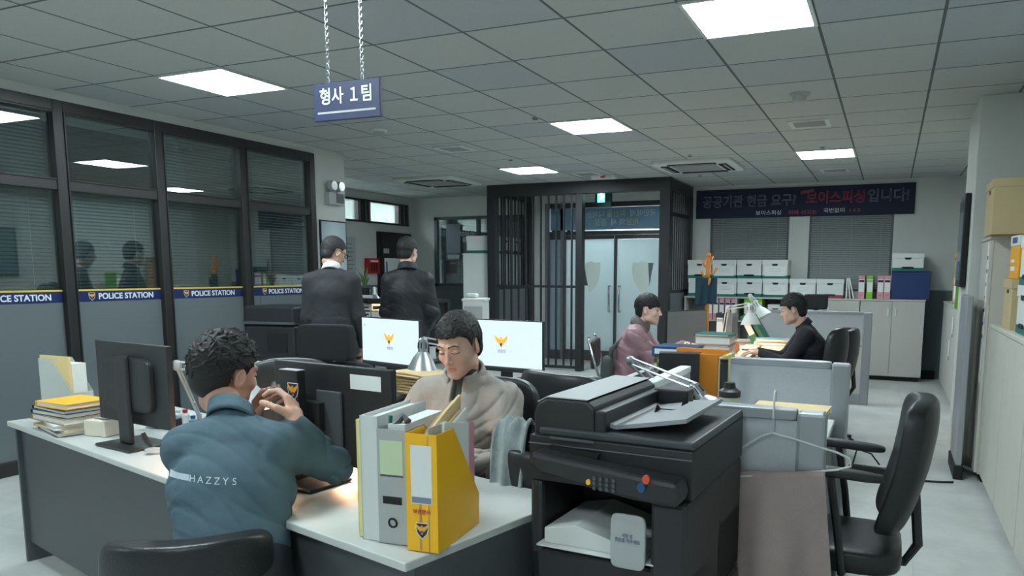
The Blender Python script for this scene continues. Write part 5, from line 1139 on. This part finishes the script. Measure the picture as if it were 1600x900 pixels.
def head_prims():
    p = [E((0, -.014, .036), (.0765, .096, .086), .01), E((0, .022, -.030), (.0655, .066, .078), .03), E((0, .045, -.078), (.043, .042, .04), .02), E((0, .066, -.104), (.021, .019, .016), .014)]
    for s_ in (-1, 1):
        p += [E((s_*.05, .012, -.07), (.018, .028, .022), .022), E((s_*.044, .058, -.026), (.02, .018, .02), .016), C_((s_*.012, .084, .026), (s_*.044, .072, .024), .008, .009, .012)]
    p += [C_((0, .082, .012), (0, .101, -.028), .0075, .0095, .01), E((0, .103, -.033), (.0105, .0095, .0085), .006)]
    for s_ in (-1, 1):
        p += [E((s_*.0125, .095, -.036), (.008, .009, .0065), .004), CUT((s_*.031, .0985, .004), (.019, .015, .011), .008)]
    for s_ in (-1, 1): p += [E((s_*.031, .0745, .003), (.0155, .0125, .0105), .003)]
    p += [C_((-.017, .0775, -.0635), (.017, .0775, -.0635), .0045, .0045, .006), C_((-.010, .0845, -.0625), (.010, .0845, -.0625), .0058, .0058, .005), C_((-.012, .0835, -.0735), (.012, .0835, -.0735), .0062, .0062, .005), CUT((0, .094, -.0682), (.021, .010, .0013), .0015)]
    for s_ in (-1, 1):
        Mx = rotm(s_*R(-22), R(-8)); c = np.array((s_*.079, -.010, -.004))
        p += [E(tuple(c), (.007, .018, .031), .004, Mx), CUT(tuple(c+np.array((s_*.006, .003, .004))), (.005, .011, .019), .003, Mx), E(tuple(c+np.array((-s_*.001, .004, -.024))), (.006, .009, .009), .004)]
    return p
def head_mats(Pf, opened=False):
    x, y, z = Pf.T; m = np.zeros(len(Pf), int); ax = np.abs(x)
    m[(ax < .0215) & (y > .079) & (np.abs(z+.0682) < .0105-.24*ax) & (z > -.082)] = 1
    m[(ax > .011) & (ax < .051) & (y > .045) & (np.abs(z-(.0255+.004*np.sin((ax-.011)/.04*3)-.05*np.maximum(ax-.035, 0))) < .0027-.03*np.maximum(ax-.04, 0))] = 2
    m[(ax > .0165) & (ax < .046) & (y > .055) & (np.abs(z+.0020-.06*np.abs(ax-.031)) < .0016)] = 3
    if opened: m[(np.abs(ax-.031) < .0115) & (y > .05) & (np.abs(z-.0015) < .0034*(1-((ax-.031)/.013)**2))] = 3
    return m
_HEAD = None
def head_mesh():
    global _HEAD
    if _HEAD is None:
        P, Fc = mesh_sdf(head_prims()+[C_((0, -.03, -.04), (0, -.032, -.085), .046, .046, .03)], .0021, .02); _HEAD = (P, Fc, head_mats(P[Fc].mean(1)))
    return _HEAD
def hair_mesh(style, seed=1, fringe=.058, vol=.012, curl=0, nape=-.075, side=.03, ear=.0):
    rng = np.random.default_rng(seed)
    cen = np.array((0, -.016, .036)); rad = np.array((.0785+vol*.42, .098+vol*.7, .088+vol))
    pr = [E(tuple(cen), tuple(rad), .004), E((0, -.055, -.03), (.062+vol*.3, .05+vol*.5, .055), .02)]
    n = 620
    for q in range(n):
        th = rng.uniform(0, 2*PI); zz = rng.uniform(-.75, 1); rr = math.sqrt(1-zz*zz); dv = np.array((rr*math.cos(th), rr*math.sin(th), zz)); s0 = cen+dv*rad*.985
        if style == 'side': fl = np.array((.7, .35, -.25))
        elif style == 'wavy': fl = np.array((rng.normal(0, .6), .5+rng.normal(0, .5), rng.normal(-.1, .5)))
        elif style == 'bowl': fl = np.array((dv[0]*.4, .3 if dv[1] > 0 else -.3, -1))
        else: fl = np.array((rng.normal(0, .3)-.3, .8 if dv[2] > .3 else -.1, .15 if dv[2] > .3 else -1))
        fl = fl-dv*(fl@dv); fl /= np.linalg.norm(fl)+1e-6
        L = rng.uniform(.024, .05); e_ = s0+fl*L; w_ = (e_-cen)/rad; e_ = cen+w_/np.linalg.norm(w_)*rad*(1+rng.uniform(-.01, .035+curl*9))
        pr.append(C_(tuple(s0), tuple(e_), .0042, .0024, .002))
    def post(G, D):
        y = G[..., 1]; x = np.abs(G[..., 0]); z = G[..., 2]
        zl = np.interp(y, [-.14, -.062, -.046, -.034, -.012, .004, .014, .03, .045, .062, .078, .14], [nape, nape+.004, -.058, .02, .03, .03, -.002+ear, side, fringe-.006, fringe, fringe, fringe])
        zl = zl+.0022*np.sin(G[..., 0]*210+y*90)+.001*np.sin(G[..., 0]*530); D = D+.005*np.exp(-((y-.008)/.022)**2)*(z < .032); g = (zl-z)*.75
        return np.maximum(D, g)
    return mesh_sdf(pr, .0028, .012, post)
def hand_prims(w, d, nrm, side, curl, spread=.1, thumb=.5):
    """w wrist, d along the palm, nrm out of the palm; side=+1 right hand; curl per finger in radians per joint"""
    w, d, nrm = [np.array(v, float) for v in (w, d, nrm)]; d /= np.linalg.norm(d); nrm -= d*(nrm@d); nrm /= np.linalg.norm(nrm)
    sx = np.cross(d, nrm)*side   # towards the thumb side
    pr = [C_(w, w+d*.03, .026, .027, .012, (sx, 1.15))]
    for q in range(4):
        o = (.027-.018*q); pr.append(C_(w+d*.02+sx*o*.6, w+d*(.082-.004*abs(q-1))+sx*o, .0125, .0105, .01))
    Ls = [(.042, .026, .021), (.046, .029, .022), (.043, .027, .021), (.034, .021, .018)]
    for q in range(4):
        o = (.027-.018*q); p = w+d*(.084-.004*abs(q-1))+sx*o; a = 0; cr = curl[q] if hasattr(curl, '__len__') else curl
        base = d+sx*spread*(1.5-q)*.5; base /= np.linalg.norm(base); r = .0092-.0006*(q == 3)*2
        for j, L in enumerate(Ls[q]):
            a += cr*(1, 1.15, .8)[j]; v = base*math.cos(a)+nrm*math.sin(a); e_ = p+v*L; pr.append(C_(p, e_, r, r-.0007, .003)); p = e_; r -= .0007
    p = w+d*.024+sx*.026+nrm*.004; v = d*.55+sx*.75+nrm*.35*(1+thumb); v /= np.linalg.norm(v); e_ = p+v*.038; pr.append(C_(p, e_, .015, .0115, .01)); p = e_
    for L in (.033, .027):
        v = v+nrm*.35*thumb-sx*.55*thumb+d*.3; v /= np.linalg.norm(v); e_ = p+v*L; pr.append(C_(p, e_, .0108, .0095, .003)); p = e_
    return pr
def ik(S0, W0, l1, l2, pole):
    S0, W0 = np.array(S0, float), np.array(W0, float); d = W0-S0; L = min(np.linalg.norm(d), (l1+l2)*.995); u = d/np.linalg.norm(d)
    a = (l1*l1-l2*l2+L*L)/(2*L); h = math.sqrt(max(l1*l1-a*a, 0)); p = np.array(pole, float); p -= u*(p@u); p /= np.linalg.norm(p); return S0+u*a+p*h, S0+u*L
def folds(amp, seed=0, el=()):
    def post(G, D):
        x, y, z = G[..., 0], G[..., 1], G[..., 2]
        w = (1-np.abs(np.sin(z*30+5*np.sin(x*8+seed)+4*np.sin(y*9))))**3*1.3+(1-np.abs(np.sin(x*22+z*17+3*np.sin(z*11+seed*2)+y*15)))**4*1.1+np.sin(z*46+8*np.sin(x*9+seed)+6*np.sin(y*11))*.25
        a = np.full(D.shape, amp*.45)
        for e_ in el: a += amp*1.3*np.exp(-np.sum((G-np.array(e_))**2, -1)/(2*.085**2))
        return D+w*a
    return post
def person(label, loc, rz, J, head=(0, 0, 0), hair=None, skin=(206, 166, 146), top=None, bottom=None, hands=None, collar=None, extra=None, group=None, res=.0065, opened=True):
    """J: pelvis, chest, neck, hc(head centre), sh[-1/1], wr[-1/1], pole[-1/1], hip, knee, ankle lists (left, right) in the local frame, facing +Y"""
    c = empty('person', loc, rz, label, 'person', group); sk = skin_mat('skin %d' % (sum(skin)), skin)
    Rh = rotm(*head); hc = np.array(J['hc'], float); T_ = lambda P: P@Rh.T+hc
    HP, HF, HM = head_mesh(); HM = head_mats(HP[HF].mean(1), True) if opened else HM; parts = [(T_(HP), HF, HM)]
    el, wr = [], []
    for k in (0, 1):
        e_, w_ = ik(J['sh'][k], J['wr'][k], *J.get('arm', (.29, .255)), J['pole'][k]); el.append(e_); wr.append(w_)
    hp = []
    for k, hd in enumerate(hands):
        if hd is None: continue
        d, n_, cu = hd[:3]; th = hd[3] if len(hd) > 3 else .5
        parts.append((*mesh_sdf([C_(el[k]*.25+wr[k]*.75, wr[k], .031, .0255, .01)]+hand_prims(wr[k], d, n_, 1 if k else -1, cu, thumb=th), .0026, .012), 0))
    pel, ch, nk = [np.array(J[q], float) for q in ('pelvis', 'chest', 'neck')]; sh = [np.array(s_, float) for s_ in J['sh']]
    ax = sh[1]-sh[0]; ax /= np.linalg.norm(ax)
    core = [C_(pel, ch, .10, .105, .03, (ax, 1.4)), C_(ch, (nk+ch)/2, .1, .08, .04, (ax, 1.5))]
    nb = hc+Rh@np.array((0, -.03, -.06)); parts.append((*mesh_sdf([C_(nk-(nk-ch)*.12, nk+(nb-nk)*.5, .056, .0485, .03), C_(nk+(nb-nk)*.5, nb, .0485, .046, .02)], .005, .02), 0))
    for k in (0, 1): core += [C_(sh[k], el[k], .045, .038, .03), C_(el[k], wr[k], .036, .024, .02), C_(nk, sh[k], .03, .042, .04)]
    legs = []
    for k in (0, 1):
        h_, kn, an = [np.array(J[q][k], float) for q in ('hip', 'knee', 'ankle')]; legs += [C_(h_, kn, .08, .055, .03), C_(kn, an, .053, .038, .02)]
        core += [C_(h_, kn, .065, .048, .03), C_(kn, an, .045, .033, .02)]
    parts.append((*mesh_sdf(core, .012, .03), 0))
    body = np_obj('body', parts, [sk, lipm, browm, lashm], c)
    if hair:
        P, Fc = hair_mesh(**{k: v for k, v in hair.items() if k != 'mat'}); np_obj('hair', [(T_(P), Fc, 0)], [hair.get('mat', hairm)], c)
    # jacket / shirt: torso and sleeves in one shell
    t = top; r_ = t.get('r', 1.0); g = t.get('loose', .018)
    cl = [C_(pel+np.array((0, 0, .0))+(ch-pel)*t.get('hem', .0), ch, .108*r_+g, .112*r_+g, .03, (ax, 1.36)), C_(ch, ch+(nk-ch)*.55, .104*r_+g, .078*r_+g, .05, (ax, 1.55))]
    for k in (0, 1):
        w2 = wr[k]-(wr[k]-el[k])*.04
        cl += [C_(nk+(ch-nk)*.1, sh[k], .042, .05+g*.6, .05), C_(sh[k], el[k], .054+g*.8, .045+g*.9, .035), C_(el[k], w2, .046+g*.9, .030+g*.45, .03)]
    if 'prims' in t: cl += t['prims']
    ps = folds(t.get('fold', .0035), t.get('seed', 1), el)
    def post(G, D):
        D = ps(G, D)
        if t.get('open'):     # the front opening of an unzipped jacket
            rel = G-ch; xx = rel@ax; up = (nk-ch)/np.linalg.norm(nk-ch); fw = np.cross(up, ax); fy_ = rel@fw; zz = rel@up
            wdt = t['open']*(.4+np.clip(zz+.12, 0, .3)*2.2); D = np.maximum(D, np.where(fy_ > .02, (wdt-np.abs(xx)), -1))
        return D
    P, Fc = mesh_sdf(cl, res, .03, post); tm = t['mat']
    jo = np_obj(t.get('name', 'jacket'), [(P, Fc, 0)], [tm], c)
    up = (hc-nk); up /= np.linalg.norm(up)
    if t.get('open') or t.get('inner'):
        P, Fc = mesh_sdf([C_(pel, ch, .108*r_+g*.5, .112*r_+g*.35, .03, (ax, 1.3)), C_(ch, ch+(nk-ch)*.5, .104*r_+g*.3, .078*r_, .05, (ax, 1.5)), C_(nk-up*.02, nk+up*.018, .062, .058, .02)], .007, .02); np_obj('shirt', [(P, Fc, 0)], [t.get('inner', tm)], c)
    if collar:
        b = MB(); n = 40; vs = []; fw = np.cross(up, ax); 
        r0, h0, gap, cm_ = collar.get('r', .066), collar.get('h', .04), collar.get('gap', .35), collar['mat']
        for j in range(5):
            for i in range(n+1):
                a = PI/2+gap+(2*PI-2*gap)*i/n; v = j/4; rr = r0*(1+.16*(1-v))+(.012*math.sin(v*PI) if collar.get('fold') else 0)
                base = nk+up*(-.03+h0*(v*1.25)+.012*-math.sin(a))
                vs.append(tuple(base+ax*math.cos(a)*rr*1.08+fw*math.sin(a)*rr))
        b.add(vs, [(j*(n+1)+i, j*(n+1)+i+1, (j+1)*(n+1)+i+1, (j+1)*(n+1)+i) for j in range(4) for i in range(n)], cm_)
        co = b.build('collar', jo, smooth=True); s_ = co.modifiers.new('t', 'SOLIDIFY'); s_.thickness = collar.get('t', .008); s_.offset = 0
    if bottom:
        lg = legs+[C_(pel, pel+(ch-pel)*.25, .115, .11, .03, (ax, 1.35))]
        P, Fc = mesh_sdf([(*p[:3], p[3]+.012, p[4]+.014, *p[5:]) for p in lg], .01, .03, folds(.003, 3)); np_obj('trousers', [(P, Fc, 0)], [bottom], c)
        for k in (0, 1):
            an = np.array(J['ankle'][k], float); f_ = np.array((0, 1, 0.)); P, Fc = mesh_sdf([C_(an+(0, -.03, -.045), an+f_*.13+(0, 0, -.05), .04, .032, .02), C_(an+(0, -.02, -.01), an+(0, -.03, -.05), .042, .042, .02)], .008, .02); np_obj('shoe', [(P, Fc, 0)], [M['rub']], c)
    c['_el'] = 0; del c['_el']
    return c, dict(T=T_, Rh=Rh, el=el, wr=wr, ax=ax, nk=nk, ch=ch, up=up, jo=jo)
def heading(v):       # rotation that turns local +Y onto v
    return math.atan2(v[1], v[0])-PI/2
def view_dir(th):     # unit vector at angle th from image-right towards away
    return (math.cos(th)*_cy-math.sin(th)*_sy, math.cos(th)*_sy+math.sin(th)*_cy)
def stand(h=1.72, bow=.0, **k):
    s = h/1.75
    J = dict(pelvis=(0, 0, .95*s), chest=(0, bow*.3, 1.27*s), neck=(0, bow*.55-.01, 1.475*s), hc=(0, bow+.02, 1.615*s), sh=[(-.185*s, bow*.4, 1.40*s), (.185*s, bow*.4, 1.40*s)],
             wr=[(-.26, .08, .92*s), (.26, .08, .92*s)], pole=[(-.3, -1, 0), (.3, -1, 0)], hip=[(-.09, 0, .93*s), (.09, 0, .93*s)], knee=[(-.1, .02, .5*s), (.1, .02, .5*s)], ankle=[(-.1, -.02, .085), (.1, -.02, .085)])
    J.update(k); return J
def seated(z=.47, lean=.05, **k):
    J = dict(pelvis=(0, 0, z+.11), chest=(0, lean*.6, z+.41), neck=(0, lean, z+.615), hc=(0, lean+.045, z+.755), sh=[(-.18, lean*.9, z+.545), (.18, lean*.9, z+.545)],
             wr=[(-.12, .36, .76), (.12, .36, .76)], pole=[(-.6, -.3, -1), (.6, -.3, -1)], hip=[(-.09, .02, z+.08), (.09, .02, z+.08)], knee=[(-.12, .42, z+.06), (.12, .42, z+.06)], ankle=[(-.13, .42, .085), (.13, .42, .085)])
    J.update(k); return J
def jm(name, c, **k): return mat(name, c, k.get('rough', .8), var=k.get('var', .07), scale=14, bump=k.get('bump', .7), bscale=k.get('bs', 13))
charcoal = jm('charcoal wool suit', (46, 48, 52)); blackj = jm('black nylon jacket', (32, 34, 38), rough=.6); tealshirt = jm('muted teal knit shirt', (72, 96, 108)); beigej = jm('grey beige nylon jacket', (160, 152, 144), rough=.6)
pinkj = jm('dusty rose satin jacket', (158, 122, 130), rough=.45); blacksh = jm('black cotton shirt', (32, 35, 42)); darkt = jm('dark trousers', (36, 38, 44)); jeans = jm('blue jeans', (48, 70, 92)); olive = jm('dark olive tee', (62, 66, 60)); greyc = jm('brown grey collar', (112, 104, 102)); whitesh = jm('white shirt cloth', (216, 218, 218))
SC = lambda J, s_: {k: ([tuple(np.array(v)*s_) for v in J[k]] if isinstance(J[k], list) else tuple(np.array(J[k])*s_)) for k in J}

# ---- man in the grey beige jacket, middle
q = pt(717, 540, 3.02); rz = heading((.06, -1))
J = seated(.47, .06, sh=[(-.178, .05, .985), (.178, .05, .985)], wr=[(-.06, .33, .75), (.1, .35, .75)], pole=[(-.8, -.2, -.6), (.8, -.2, -.6)], neck=(0, .055, 1.075), hc=(0, .105, 1.205), chest=(0, .03, .89))
def place(J, q, rz, dz=None):      # root so that the head centre lands on q
    hx_, hy_, hz_ = J['hc']; return (q.x-(hx_*math.cos(rz)-hy_*math.sin(rz)), q.y-(hx_*math.sin(rz)+hy_*math.cos(rz)), (q.z-hz_) if dz is None else dz)
lz = place(J, q, rz); 
lz = (lz[0], lz[1], 0); J['hc'] = (J['hc'][0], J['hc'][1], q.z)
dz = q.z-1.205
for k_ in ('neck', 'chest'): J[k_] = (J[k_][0], J[k_][1], J[k_][2]+dz)
J['sh'] = [(a, b_, c_+dz) for a, b_, c_ in J['sh']]
person('man in a grey beige zip jacket sitting behind the files and looking down', lz, rz, J, head=(R(-4), R(-17), R(4)), hair=dict(style='short', seed=3, fringe=.062, vol=.017, side=.036), skin=(214, 172, 152),
       top=dict(mat=beigej, loose=.022, fold=.0085, open=.022, inner=olive, seed=2), bottom=darkt, hands=[((.1, 1, -.1), (0, 0, -1), .35), ((-.1, 1, -.1), (0, 0, -1), .35)], collar=dict(mat=beigej, r=.074, h=.05, gap=.5, t=.012), res=.0055, opened=False)
chair((lz[0], lz[1]-.0, 0), rz+PI, 'black padded chair behind the back of the man in the beige jacket', top=.98, w=.5, arms=False, tilt=.06, e=.45)
# ---- man in the charcoal suit, standing
q = pt(522, 400, 6.05); rz = heading(view_dir(R(97)))
J = stand(1.76, .09, hc=(.015, .10, 1.6), neck=(0, .045, 1.475), sh=[(-.16, .03, 1.37), (.16, .03, 1.37)], wr=[(-.20, .06, .83), (.225, .10, .82)])
p_, info = person('standing man in a charcoal suit and glasses seen from behind', place(J, q, rz, 0), rz, J, head=(R(-48), R(-20), 0), hair=dict(style='side', seed=5, fringe=.058, vol=.008, mat=hairg, side=.03), skin=(204, 164, 144),
       top=dict(mat=charcoal, loose=.014, r=.92, fold=.0022, seed=4, hem=-.28, name='suit_jacket'), bottom=darkt, hands=[((0, .1, -1), (1, 0, 0), .5), ((0, .15, -1), (-1, 0, 0), .5)], collar=dict(mat=whitesh, r=.060, h=.045, gap=.3, t=.006))
b = MB(); T_ = info['T']
for s_ in (-1, 1): b.tube([tuple(T_(np.array([[s_*.033+.021*math.cos(t*PI/7), .099, .001+.015*math.sin(t*PI/7)]]))[0]) for t in range(14)], .0028, M['rub'], 6, True).tube([tuple(T_(np.array([[s_*.055, .096, .006]]))[0]), tuple(T_(np.array([[s_*.078, .05, .008]]))[0]), tuple(T_(np.array([[s_*.084, -.01, .012]]))[0])], .0026, M['rub'], 6)
b.tube([tuple(T_(np.array([[x, .1, .004]]))[0]) for x in (-.013, 0, .013)], .0022, M['rub'], 6); b.build('glasses', p_)
# ---- man in the black jacket, standing behind
q = pt(637, 403, 6.6); rz = heading(view_dir(R(98)))
J = stand(1.75, .03, hc=(.0, .05, 1.625), neck=(0, .01, 1.48), sh=[(-.155, .0, 1.375), (.155, .0, 1.375)], wr=[(-.12, .24, .96), (.16, .2, .94)], pole=[(-.5, -1, -.3), (.5, -1, -.3)])
person('standing man in a black jacket with his back turned and hands in front', place(J, q, rz, 0), rz, J, head=(R(-26), R(-8), 0), hair=dict(style='short', seed=8, fringe=.06, vol=.011), skin=(214, 176, 156),
       top=dict(mat=blackj, loose=.02, r=.92, fold=.0035, seed=6, hem=-.1), bottom=darkt, hands=[((.3, 1, 0), (1, 0, 0), .6), ((-.3, 1, 0), (-1, 0, 0), .6)], collar=dict(mat=blackj, r=.07, h=.05, gap=.3, t=.01))
# ---- man in the dusty pink jacket, seated in profile
q = pt(1014, 484, 6.15); rz = heading(view_dir(R(-10)))
J = seated(.44, .1, wr=[(-.05, .48, .86), (.03, .46, .84)], hc=(0, .19, 1.16), neck=(0, .12, 1.03), sh=[(-.175, .1, .95), (.175, .1, .95)], chest=(0, .06, .84), pole=[(-.4, -.3, -1), (.5, -.3, -1)])
dzp = q.z-1.16
for k_ in ('hc', 'neck', 'chest'): J[k_] = (J[k_][0], J[k_][1], J[k_][2]+dzp)
J['sh'] = [(a, b_, c_+dzp) for a, b_, c_ in J['sh']]; lp = place(J, q, rz, 0)
p_, info = person('young man in a dusty pink jacket sitting in profile and talking', lp, rz, J, head=(R(-8), R(-4), 0), hair=dict(style='bowl', seed=9, fringe=.030, vol=.014, side=.012, ear=.01), skin=(228, 190, 172),
       top=dict(mat=pinkj, loose=.03, fold=.006, seed=7), bottom=jeans, hands=[((.2, 1, .05), (0, .2, -1), .25), ((-.1, 1, .1), (0, .2, -1), .3)], collar=dict(mat=greyc, r=.068, h=.065, gap=.35, t=.012, fold=True))
b = MB(); ch, nk = info['ch'], info['nk']
b.tube([tuple(nk+(-.10, .06, -.02)), tuple(nk+(-.02, -.02, -.0)), tuple(nk+(.09, -.085, -.06)), tuple(ch+(.15, -.16, .0)), tuple(ch+(.17, -.17, -.15))], [.012, .016, .018, .02, .03], jm('grey green strap', (72, 80, 78)), 8)
b.build('bag_strap', p_, smooth=True); bgm = jm('grey green strap', (72, 80, 78))
o = MB().sup((0, 0, 0), (.075, .055, .15), bgm, e=.7).build('shoulder_bag', p_, smooth=True); o.location = tuple(ch+(.16, -.19, -.2))
# his folding chair
c = empty('folding_chair', (lp[0], lp[1], 0), rz, 'chrome framed folding chair under the young man in pink', 'chair')
MB().sup((0, .02, .45), (.2, .2, .025), M['fabricblk'], e=.3).build('seat', c, smooth=True); MB().sup((0, -.25, .78), (.2, .02, .12), jm('plum vinyl', (58, 50, 54)), e=.3).build('backrest', c, smooth=True)
for s_ in (-1, 1): MB().tube([(s_*.21, .26, .0), (s_*.21, .1, .4), (s_*.21, -.2, .62), (s_*.21, -.28, .9), (s_*.17, -.285, .92)], .012, M['chrome'], 10).build('side_frame', c, smooth=True); MB().tube([(s_*.19, -.3, 0), (s_*.19, .2, .44)], .012, M['chrome'], 10).build('leg', c, smooth=True)
# ---- man in the black shirt, seated in profile
q = pt(1239, 484, 6.45); rz = heading(view_dir(R(164)))
J = seated(.44, .16, wr=[(-.06, .5, .765), (.05, .52, .765)], hc=(0, .24, 1.16), neck=(0, .15, 1.03), sh=[(-.17, .13, .95), (.17, .13, .95)], chest=(0, .08, .83), pole=[(-.4, -.6, -1), (.5, -.6, -1)])
dzp = q.z-1.16
for k_ in ('hc', 'neck', 'chest'): J[k_] = (J[k_][0], J[k_][1], J[k_][2]+dzp)
J['sh'] = [(a, b_, c_+dzp) for a, b_, c_ in J['sh']]; lp = place(J, q, rz, 0)
person('man in a black shirt sitting in profile at the lamp lit maple desk', lp, rz, J, head=(R(-4), R(-12), 0), hair=dict(style='wavy', seed=11, fringe=.05, vol=.019, curl=.008, side=.02), skin=(216, 176, 156),
       top=dict(mat=blacksh, loose=.018, fold=.003, seed=9, name='shirt'), bottom=darkt, hands=[((.1, 1, -.05), (0, 0, -1), .35), ((-.1, 1, -.05), (0, 0, -1), .35)], collar=dict(mat=blacksh, r=.066, h=.045, gap=.3, t=.01))
chair((lp[0]-.0, lp[1]-.1, 0), rz+PI, 'black padded office chair under the man in the black shirt', top=1.0, w=.5, tilt=.12, arms=True, e=.4)
q = pt(1262, 540, 6.1); chair((q.x, q.y-.05, 0), R(-95), 'second black padded chair just right of the man in the black shirt', top=1.03, w=.42, tilt=.12, arms=False, e=.5, bw=.4)
q = pt(1284, 478, 9.6); chair((q.x, q.y, 0), R(20), 'black chair with a headrest and white label behind the far partition', top=1.17, w=.5, head=True, mt=M['fabricblk'], arms=False)
# ---- bent man with wavy hair in the foreground
q = pt(354, 583, 2.42); rz = heading(view_dir(R(104)))
W = lambda v: tuple(np.array((Matrix.Rotation(-rz, 3, 'Z') @ (Vector(v)-Vector(l0)))))
J = seated(.47, .2, hc=(0.0, .22, 1.10), neck=(.035, .085, .985), sh=[(-.10, .075, .89), (.17, .01, .90)], chest=(.04, .0, .78), pelvis=(.06, -.16, .55), arm=(.24, .225))
dzp = q.z-1.10
for k_ in ('hc', 'neck', 'chest'): J[k_] = (J[k_][0], J[k_][1], J[k_][2]+dzp)
J['sh'] = [(a, b_, c_+dzp) for a, b_, c_ in J['sh']]; l0 = place(J, q, rz, 0)
wr = pt(461, 660, 2.33); J['wr'] = [(.07, .28, .93), W(wr)]; J['pole'] = [(-.1, .1, -1), (-.22, -.15, -1)]
up_dir = W(pt(452, 610, 2.38)); hd = np.array(up_dir)-np.array(J['wr'][1])
p_, info = person('man with wavy black hair in a teal shirt seen from behind, lifting a glass ornament', l0, rz, J, head=(R(-42), R(-8), R(6)), hair=dict(style='wavy', seed=14, fringe=.055, vol=.019, curl=.007, side=.03, nape=-.098), skin=(204, 158, 136),
       top=dict(mat=tealshirt, loose=.012, r=1.0, fold=.005, seed=12, name='shirt'), bottom=darkt, hands=[((0, .5, 1), (1, 0, 0), .6), (tuple(hd), (-.9, .45, 0), .62, .9)], collar=dict(mat=tealshirt, r=.060, h=.05, gap=.3, t=.007), res=.0055)
def back_decal(u, v, w, h, mt=None, txt=None, name='printed_stripe'):
    """cloth print laid on the upper back: cast from behind onto the shirt"""
    jo = info['jo']; bpy.context.view_layer.update(); b = MB(); vs = []; nx = 16
    if txt is None: pts2 = [(u+w*i/nx, v+h*j) for j in (0, 1) for i in range(nx+1)]; fs = [(i, i+1, nx+2+i, nx+1+i) for i in range(nx)]
    else: pts2 = [(u+a.x, v+a.y) for a in txt[0]]; fs = txt[1]
    for a, z in pts2:
        ok, hit, nn, _ = jo.ray_cast(Vector((a, -.6, z)), Vector((0, 1, 0))); vs.append(tuple(hit+nn*.0015) if ok else (a, 0, z))
    b.add(vs, fs, mt or M['lettw']); o = b.build(name, jo)
    o.data.flip_normals() if False else None
    return o
zz = J['sh'][0][2]-.06
back_decal(-.125, zz, .07, .016, mat('pale grey print', (172, 186, 194), .6))
x0 = -.05
for ch_ in 'HAZZYS':
    t = text(ch_, .026, M['lettw'], ext=0); vv = [v.co.copy() for v in t.data.vertices]; ff = [tuple(p.vertices) for p in t.data.polygons]; bpy.data.objects.remove(t)
    back_decal(x0+.004, zz+.006-(x0+.05)*.06, 0, 0, M['pt'], (vv, ff), 'printed_letter'); x0 += .0235
chair((l0[0]-.02, l0[1]-.04, 0), rz+PI, 'low backed black chair under the man with wavy hair', top=.74, w=.44, tilt=.1, arms=False, bh=.2)
q = pt(426, 610, 2.42); g = empty('glass_ornament', q, 0, 'small clear glass ornament held up by the man with wavy hair', 'ornament')
gm = glass_mat('cut glass', (.86, .9, .92), .25, .15, .05, (200, 210, 214)); random.seed(7)
MB().sup((0, 0, 0), (.012, .012, .016), gm, e=1, nu=7, nv=5).build('stopper', g)
for k in range(6): MB().sup((-.02+.011*k, random.uniform(-.008, .008), -.016*math.sin(k*1.5)+.002*k), (.008, .008, .01), gm, e=1, nu=6, nv=4).build('facet', g)
# ---- garments over the chair between the files and the copier
q = Vector((1.15, -2.60, -.30))
def gf(u, v):
    a = (u-.5)*.42; s_ = v*2-1; z = .9-.02*math.cos(u*9)-.34*abs(s_)**1.4; y = .09*math.copysign(abs(s_)**.7, s_)+.02*math.sin(u*14+v*5); return (a*(1+.1*abs(s_)), y, z+.012*math.sin(u*11+2)*(.4+abs(s_)))
drape('draped_jacket', gf, jm('soft black cotton', (28, 30, 33)), 'black jacket thrown over the low chair left of the copier', 'jacket', (q.x, q.y, -.0), R(-8))
def gw(u, v):
    a = (u-.5)*.13; s_ = v*2-1; return (a-.11+.05*s_*s_*.5, .105*math.copysign(abs(s_)**.7, s_)-.0+.012*math.sin(u*10), .925-.30*abs(s_)**1.5+.01*math.sin(u*16+v*9))
drape('draped_garment', gw, mat('grey white fleece', (150, 160, 160), .95, var=.25, scale=25, bump=.5, bscale=120), 'grey and white fleece lying over the black jacket on the low chair', 'garment', (q.x-.01, q.y-.005, .012), R(-8))
